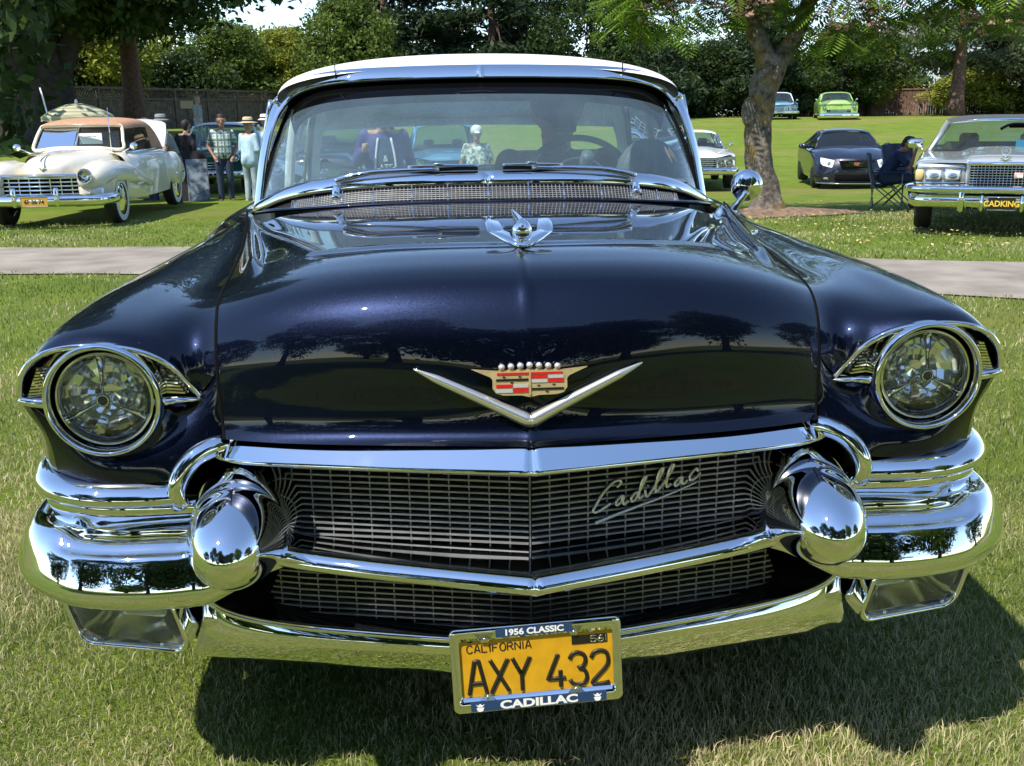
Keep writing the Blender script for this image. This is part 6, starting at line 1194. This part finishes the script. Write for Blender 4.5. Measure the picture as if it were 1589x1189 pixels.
def person(label, loc, rz, JK, top, bottom, shoes='shoe_brown', sleeve=.55, hat=None, hair='hair_grey', skin='skin', belly=.0, group=None, vox=.016, untuck=False, facedir=None, beard=None):
    J, k = JK; p = empty('person', loc, rz, label, 'person', group); hd = J['head']; fd = np.array(facedir if facedir is not None else (0, -1, 0), float); fd /= np.linalg.norm(fd); rt = np.cross(fd, (0, 0, 1)); rt /= np.linalg.norm(rt); up = np.cross(rt, fd)
    def H(f, r, u): return hd+(fd*f+rt*r+up*u)*k
    B = [capsule(H(-.015, 0, .03), H(.0, 0, .03), .098*k, .094*k, 16), capsule(H(.02, 0, -.06), H(.03, 0, -.075), .066*k, .055*k, 14), capsule(J['neck'], H(-.02, 0, -.08), .058*k, .055*k), capsule(H(.088, 0, .0), H(.108, 0, -.025), .011*k, .015*k, 8), capsule(H(0, -.095, -.005), H(-.01, -.10, .02), .012*k, .016*k, 8), capsule(H(0, .095, -.005), H(-.01, .10, .02), .012*k, .016*k, 8)]
    for s in 'LR':
        B += [capsule(J['sh'+s], J['el'+s], .046*k, .040*k), capsule(J['el'+s], J['ha'+s], .040*k, .028*k)]+hand(J['ha'+s], J['ha'+s]-J['el'+s], s, k)
        B += [capsule(J['hip'+s], J['knee'+s], .075*k, .052*k), capsule(J['knee'+s], J['ank'+s], .050*k, .036*k)]
    B += [capsule(J['pel'], J['waist'], .10*k, .10*k), capsule(J['waist'], J['chest'], .10*k, .11*k), capsule(J['shL'], J['shR'], .05*k, .05*k), capsule(J['chest'], J['neck'], .10*k, .055*k)]
    blob('body', skin, p, B, vox)
    ex = np.array((.06*k, 0, 0)); sx = (J['shR']-J['shL']); sx = sx/np.linalg.norm(sx)
    T_ = []
    for q in (-1, 1):
        T_ += [capsule(J['pel']+sx*q*.05*k+np.array((0, 0, -.10*k if untuck else 0)), J['waist']+sx*q*.05*k, (.125+belly)*k if not untuck else .15*k, (.118+belly)*k), capsule(J['waist']+sx*q*.05*k, J['chest']+sx*q*.06*k, (.118+belly)*k, .125*k), capsule(J['chest']+sx*q*.06*k, J['sh'+('R' if q > 0 else 'L')]-sx*q*.03*k+np.array((0, 0, -.01)), .105*k, .058*k)]
    T_ += [capsule(J['chest'], J['neck']+np.array((0, 0, -.02)), .11*k, .062*k)]
    for s in 'LR':
        e = J['el'+s]; a = J['sh'+s]
        if sleeve <= 1: T_.append(capsule(a, a+(e-a)*sleeve*1.2, .058*k, .060*k))
        else: T_ += [capsule(a, e, .058*k, .054*k), capsule(e, e+(J['ha'+s]-e)*.88, .055*k, .043*k)]
    shirt = blob('shirt', top, p, T_, vox)
    Q = [capsule(J['pel']-sx*.06*k, J['pel']+sx*.06*k, .128*k, .128*k), capsule(J['pel'], J['waist']*.45+J['pel']*.55, .13*k, .12*k)]
    for s in 'LR': Q += [capsule(J['hip'+s], J['knee'+s], .100*k, .074*k), capsule(J['knee'+s], J['ank'+s]+np.array((0, 0, .01)), .073*k, .060*k)]
    blob('trousers', bottom, p, Q, vox)
    for s in 'LR': part('shoe', shoes, p, capsule(J['ank'+s]+np.array((0, .03*k, -.035*k)), J['toe'+s], .042*k, .036*k))
    for s in (-1, 1): part('eye', 'eye_dark', p, ellipsoid(H(.088, s*.034, .015), (.011*k, .009*k, .008*k), 8, 6))
    part('mouth', 'shoe_brown', p, ellipsoid(H(.086, 0, -.062), (.024*k, .010*k, .005*k), 8, 6))
    def hatring(prof, c, tilt=0.):
        V, F = lathe(prof, 32, 'z'); V = np.array(V); V = V[:, :1]*rt+V[:, 1:2]*fd+V[:, 2:3]*up; return V*k+c, F
    if hair and hat != 'cap': blob('hair', hair, p, [capsule(H(-.03, 0, .055), H(-.005, 0, .075), .100*k, .088*k), capsule(H(-.05, 0, .0), H(-.055, 0, -.03), .080*k, .062*k)], vox*.8, 2)
    if hat in ('straw', 'white', 'dark'):
        hm = {'straw': 'straw', 'white': 'hat_white', 'dark': 'shirt_grey'}[hat]; bw = {'straw': .215, 'white': .16, 'dark': .17}[hat]; c = H(-.01, 0, .085)
        h = part('hat', hm, p, hatring([(bw,-.022),(bw*.98,-.016),(.125,.0),(.112,.012),(.105,.075),(.09,.098),(.04,.104),(.001,.104)], c)); part('hat_band', 'cloth_black', h, hatring([(.1165,.008),(.1125,.04),(.110,.04),(.11,.008)], c)); part('brim_under', hm, h, hatring([(bw,-.023),(.12,-.008),(.09,-.004)], c))
    if hat == 'cap':
        h = blob('cap', 'cloth_navy' if top != 'print_cloth' else 'hat_white', p, [capsule(H(-.02, 0, .055), H(.0, 0, .065), .110*k, .104*k), capsule(H(.06, -.035, .035), H(.145, -.03, .018), .020*k, .012*k), capsule(H(.06, .035, .035), H(.145, .03, .018), .020*k, .012*k), capsule(H(.07, 0, .036), H(.15, 0, .018), .022*k, .012*k)], vox*.7, 2)
    return p, J, H
def G(x, y): return (x, y, tz(x, y)-.01)
pk = lambda s: ((s*.29, .06, 1.14), (s*.19, -.06, .93))
person('man in green checked short-sleeved shirt and jeans, hands in his pockets', G(-4.68, 20.0), .25, stand(1.76, pk(-1), pk(1)), 'check_cloth', 'denim', belly=.012, hair='hair_dark', skin='skin_tan')
person('person in wide straw hat and loose light blue shirt, seen from behind', G(-4.10, 19.7), 2.6, stand(1.66, ((-.24, -.02, 1.12), (-.14, -.2, 1.0)), ((.24, -.02, 1.12), (.14, -.2, 1.0))), 'shirt_blue', 'denim_pale', 'shoe_pale', sleeve=1.5, hat='straw', untuck=True, belly=.02)
person('person in white banded hat half hidden by the windshield pillar', G(-3.95, 21.0), .5, stand(1.74), 'shirt_blue', 'denim', sleeve=1.5, hat='white')
person('man in dark brimmed hat and grey shirt leaning beside the convertible', G(-5.50, 19.3), -1.3, stand(1.72, ((-.22, -.16, 1.12), (-.18, -.36, 1.0)), ((.22, -.16, 1.12), (.18, -.36, 1.0)), lean=.3), 'shirt_grey', 'denim', hat='dark', untuck=True, belly=.03)
person('grey-haired person behind the raised trunk lid of the convertible', G(-6.35, 20.6), -.8, stand(1.72), 'shirt_greygreen', 'denim')
person('person in black seen from behind next to the green car', G(-5.72, 21.1), 2.9, stand(1.68, lean=.2), 'cloth_black', 'cloth_black', hair='hair_dark', sleeve=1.5)
person('balding grey-haired man in grey-green shirt walking by the plank fence', G(-8.6, 35.2), 1.2, stand(1.75, ((-.23, -.05, 1.14), (-.2, -.18, .95)), ((.25, .12, 1.15), (.24, .12, .9))), 'shirt_greygreen', 'denim_pale', sleeve=.6)
pu, PJ, PH = person('person in open purple jacket and printed white shirt, seen through the windshield', G(-.66, 7.3), .12, stand(1.56, ((-.27, -.03, 1.16), (-.20, -.24, 1.28)), ((.27, .03, 1.14), (.26, -.05, .92)), lean=.25), 'cloth_purple', 'denim', sleeve=1.5, hair='hair_dark', belly=.02)
part('tee_front', 'denim', pu, GRID(net([[(-.085,-.195,.86),(0,-.215,.86),(.085,-.195,.86)], [(-.08,-.205,1.04),(0,-.225,1.04),(.08,-.205,1.04)], [(-.05,-.175,1.24),(0,-.18,1.235),(.05,-.175,1.24)]], 10, 8)))
for s in (-1, 1): part('jacket_edge', 'tshirt_white', pu, tube(cat([(s*.085,-.20,.86),(s*.085,-.212,1.04),(s*.055,-.185,1.24)], 10), .010, 6))
text_mesh('tee_print', '&\nATE', .075, 'print_white', pu, (0, -.232, 1.03), sx=.9)
person('man in white cap and patterned short-sleeved shirt, seen through the rear window', G(.42, 15.5), .1, stand(1.66, ((-.27, .02, 1.14), (-.30, -.04, .9)), ((.27, .02, 1.14), (.32, -.04, .9))), 'print_cloth', 'cloth_black', hat='cap', belly=.03, skin='skin_tan')
# the driver, seated behind the wheel
DJ = dict(hipL=(-.10,.0,.70), hipR=(.10,.0,.70), kneeL=(-.13,-.42,.74), kneeR=(.13,-.42,.74), ankL=(-.12,-.60,.42), ankR=(.12,-.60,.42), toeL=(-.12,-.78,.46), toeR=(.12,-.78,.46), pel=(0,.02,.74), waist=(0,.0,.88), chest=(0,-.03,1.06), neck=(0,-.05,1.19), head=(-.005,-.10,1.315), shL=(-.20,-.02,1.14), shR=(.20,-.02,1.14), elL=(-.26,-.16,.92), haL=(-.17,-.36,1.02), elR=(.26,-.16,.92), haR=(.17,-.36,1.02))
person('driver in dark cap behind the steering wheel, looking down', (.335, 2.50, .0), 0, ({a: np.array(b, float) for a, b in DJ.items()}, 1.05), 'cloth_black', 'denim', hat='cap', hair=None, skin='skin_tan', sleeve=.7, vox=.012, facedir=(.12, -1, -.42))
# seated visitor in a camp chair
CJ = dict(hipL=(-.10,.05,.50), hipR=(.10,.05,.50), kneeL=(-.15,-.38,.52), kneeR=(.15,-.38,.52), ankL=(-.15,-.42,.10), ankR=(.15,-.42,.10), toeL=(-.15,-.58,.04), toeR=(.15,-.58,.04), pel=(0,.08,.54), waist=(0,.02,.70), chest=(0,-.10,.86), neck=(0,-.18,.97), head=(0,-.27,1.08), shL=(-.19,-.11,.95), shR=(.19,-.11,.95), elL=(-.18,-.34,.70), haL=(-.06,-.40,.98), elR=(.22,-.34,.68), haR=(.08,-.48,.62))
SR = math.radians(62)
person('person in navy shirt slumped in a camp chair, hand to the face', G(7.62, 15.7), SR, ({a: np.array(b, float) for a, b in CJ.items()}, 1.0), 'cloth_navy', 'denim', hair='hair_dark', skin='skin_tan', sleeve=.6, facedir=(.1, -1, -.7))
mat('chair_cloth', (.012, .025, .075), .75, noise=(9, .2)); mat('chair_grey', (.10, .105, .12), .8)
def camp_chair(label, loc, rz, m):
    c = empty('camp_chair', loc, rz, label, 'chair', 'folding camp chairs'); fr = 'grille_metal'
    part('seat', m, c, GRID(net([[(-.26,-.22,.46),(0,-.22,.43),(.26,-.22,.46)], [(-.25,.05,.42),(0,.05,.38),(.25,.05,.42)], [(-.25,.25,.40),(0,.25,.37),(.25,.25,.40)]], 8, 8)))
    part('backrest', m, c, GRID(net([[(-.25,.24,.40),(0,.27,.38),(.25,.24,.40)], [(-.28,.31,.68),(0,.36,.66),(.28,.31,.68)], [(-.30,.36,.93),(0,.40,.95),(.30,.36,.93)]], 10, 8)))
    for s in (-1, 1):
        part('arm', m, c, boxm((s*.32, -.0, .63), (.07, .5, .02), bev=.008)); part('leg', fr, c, tube([(s*.30,-.24,.02),(s*.26,.26,.42),(s*.30,.36,.93)], .011, 6)); part('leg', fr, c, tube([(s*.30,.24,.02),(s*.27,-.24,.46),(s*.31,-.24,.63)], .011, 6)); part('leg', fr, c, tube([(-s*.26,-.24,.02),(s*.26,-.24,.46)], .010, 6)); part('leg', fr, c, tube([(-s*.26,.26,.02),(s*.26,.26,.42)], .010, 6))
    return c
camp_chair('navy camp chair with a seated person, beside the silver sedan', G(7.62, 15.7), SR, 'chair_cloth')
camp_chair('empty navy camp chair tight against the silver sedan', G(8.15, 15.9), math.radians(20), 'chair_cloth').scale = (1.25, 1.25, 1.15)
camp_chair('empty grey camp chair seen through the rear window, left of the driver', G(.93, 15.0), .1, 'chair_grey')
camp_chair('empty grey camp chair seen right behind the driver\'s cap', G(1.38, 14.7), -.3, 'chair_grey')
# ---- small things -------------------------------------------------
m_, nt_, b_ = node_mat('umbrella_cloth'); b_.inputs['Roughness'].default_value = .8; _sp = nt_.nodes.new('ShaderNodeSeparateXYZ'); L(nt_, nt_.nodes.new('ShaderNodeTexCoord').outputs['Object'], _sp.inputs[0])
_c = mixc(nt_, stripe(nt_, _sp.outputs[2], 95, .1), (.28, .27, .13), (.50, .49, .36)); _c = mixc(nt_, stripe(nt_, _sp.outputs[2], 95, .85), _c, (.26, .27, .20)); L(nt_, _c, b_.inputs['Base Color'])
um = empty('garden_umbrella', (-7.36, 19.5, tz(-7.36, 19.5)), 0, 'striped olive and cream garden umbrella behind the convertible', 'umbrella')
P_ = [[(r*.70*math.cos(2*pi*k/32)*(1-.03*abs(math.sin(4*2*pi*k/32))), r*.70*math.sin(2*pi*k/32)*(1-.03*abs(math.sin(4*2*pi*k/32))), 1.76+.24*(1-r**1.9)-.02*abs(math.sin(4*2*pi*k/32))*r) for k in range(32)] for r in (1, .85, .65, .45, .25, .1, .01)]
part('canopy', 'umbrella_cloth', um, GRID(P_, cv=True)); part('valance', 'umbrella_cloth', um, GRID([P_[0], [(x*1.0, y*1.0, z-.09) for x, y, z in P_[0]]], cv=True)); part('pole', 'print_white', um, tube([(0,0,0),(0,0,2.02)], .022, 8))
for k in range(8): part('rib', 'print_white', um, tube([(0,0,1.98),(.68*math.cos(2*pi*k/8), .68*math.sin(2*pi*k/8), 1.74)], .007, 5))
part('finial', 'print_white', um, ellipsoid((0, 0, 2.03), (.03, .03, .05), 10, 8))
tp_ = empty('white_pole', G(-7.75, 19.2), 0, 'thin white leaning pole beside the striped umbrella', 'pole'); part('shaft', 'print_white', tp_, tube([(0,0,0),(-.05,0,1.6),(-.16,0,2.3)], .016, 6))
m_, nt_, b_ = node_mat('poster'); b_.inputs['Roughness'].default_value = .35; _tc = nt_.nodes.new('ShaderNodeTexCoord').outputs['Object']; L(nt_, mixc(nt_, mapr(nt_, noise_node(nt_, _tc, 6, 4), .4, .6), (.03, .045, .06), (.22, .27, .31)), b_.inputs['Base Color'])
ab = empty('sign_board', G(-5.42, 20.2), .25, 'black folding sign board with a pale poster, in front of the green car', 'sign')
for s in (-1, 1):
    V, F = boxm((0, 0, .52), (.66, .03, 1.06)); V = np.array(V); V[:, 1] += s*(.30-.27*V[:, 2]/1.05); part('panel', 'cloth_black', ab, (V, F), smooth=False)
V, F = boxm((.12, 0, .46), (.40, .012, .82)); V = np.array(V); V[:, 1] += -.335+.27*V[:, 2]/1.05; part('poster', 'poster', ab, (V, F), smooth=False)
V, F = boxm((.12, 0, .46), (.43, .010, .85)); V = np.array(V); V[:, 1] += -.327+.27*V[:, 2]/1.05; part('poster_frame', 'shirt_grey', ab, (V, F), smooth=False)
sg_ = empty('wooden_sign', G(-9.6, 38.0), .2, 'small tan notice board on a post in front of the fence', 'sign'); part('board', 'straw', sg_, boxm((0, 0, 1.15), (.46, .03, .28)), smooth=False); part('post', 'fence_wood', sg_, boxm((0, .03, .55), (.07, .05, 1.1)), smooth=False)
# pleated cap lying on the dashboard
mat('pleat_cloth', (.13, .15, .15), .55, noise=(14, .2)); dc = empty('pleated_cap', (.590, 1.80, 1.094), .35, 'dark pleated cap lying on the dashboard, beside the steering wheel', 'cap')
dc.scale = (1.15, 1.15, 1.15)
P_ = [[((.098+.006*(k % 2))*math.sin(a)*math.cos(2*pi*k/36), (.085+.006*(k % 2))*math.sin(a)*math.sin(2*pi*k/36), .03+.105*math.cos(a)) for k in range(36)] for a in np.linspace(.02, pi/2, 10)]
part('crown', 'pleat_cloth', dc, GRID(P_, cv=True), smooth=False); part('band', 'dash_dark', dc, lathe([(.100,.035),(.104,.0),(.09,-.002)], 36, 'z')); part('peak', 'dash_dark', dc, GRID(net([[(-.09,-.05,.02),(0,-.09,.025),(.09,-.05,.02)], [(-.08,-.10,.008),(0,-.16,.008),(.08,-.10,.008)]], 5, 9)), GRID(net([[(-.09,-.05,.016),(0,-.09,.021),(.09,-.05,.016)], [(-.08,-.10,.003),(0,-.16,.003),(.08,-.10,.003)]], 5, 9), flip=True))
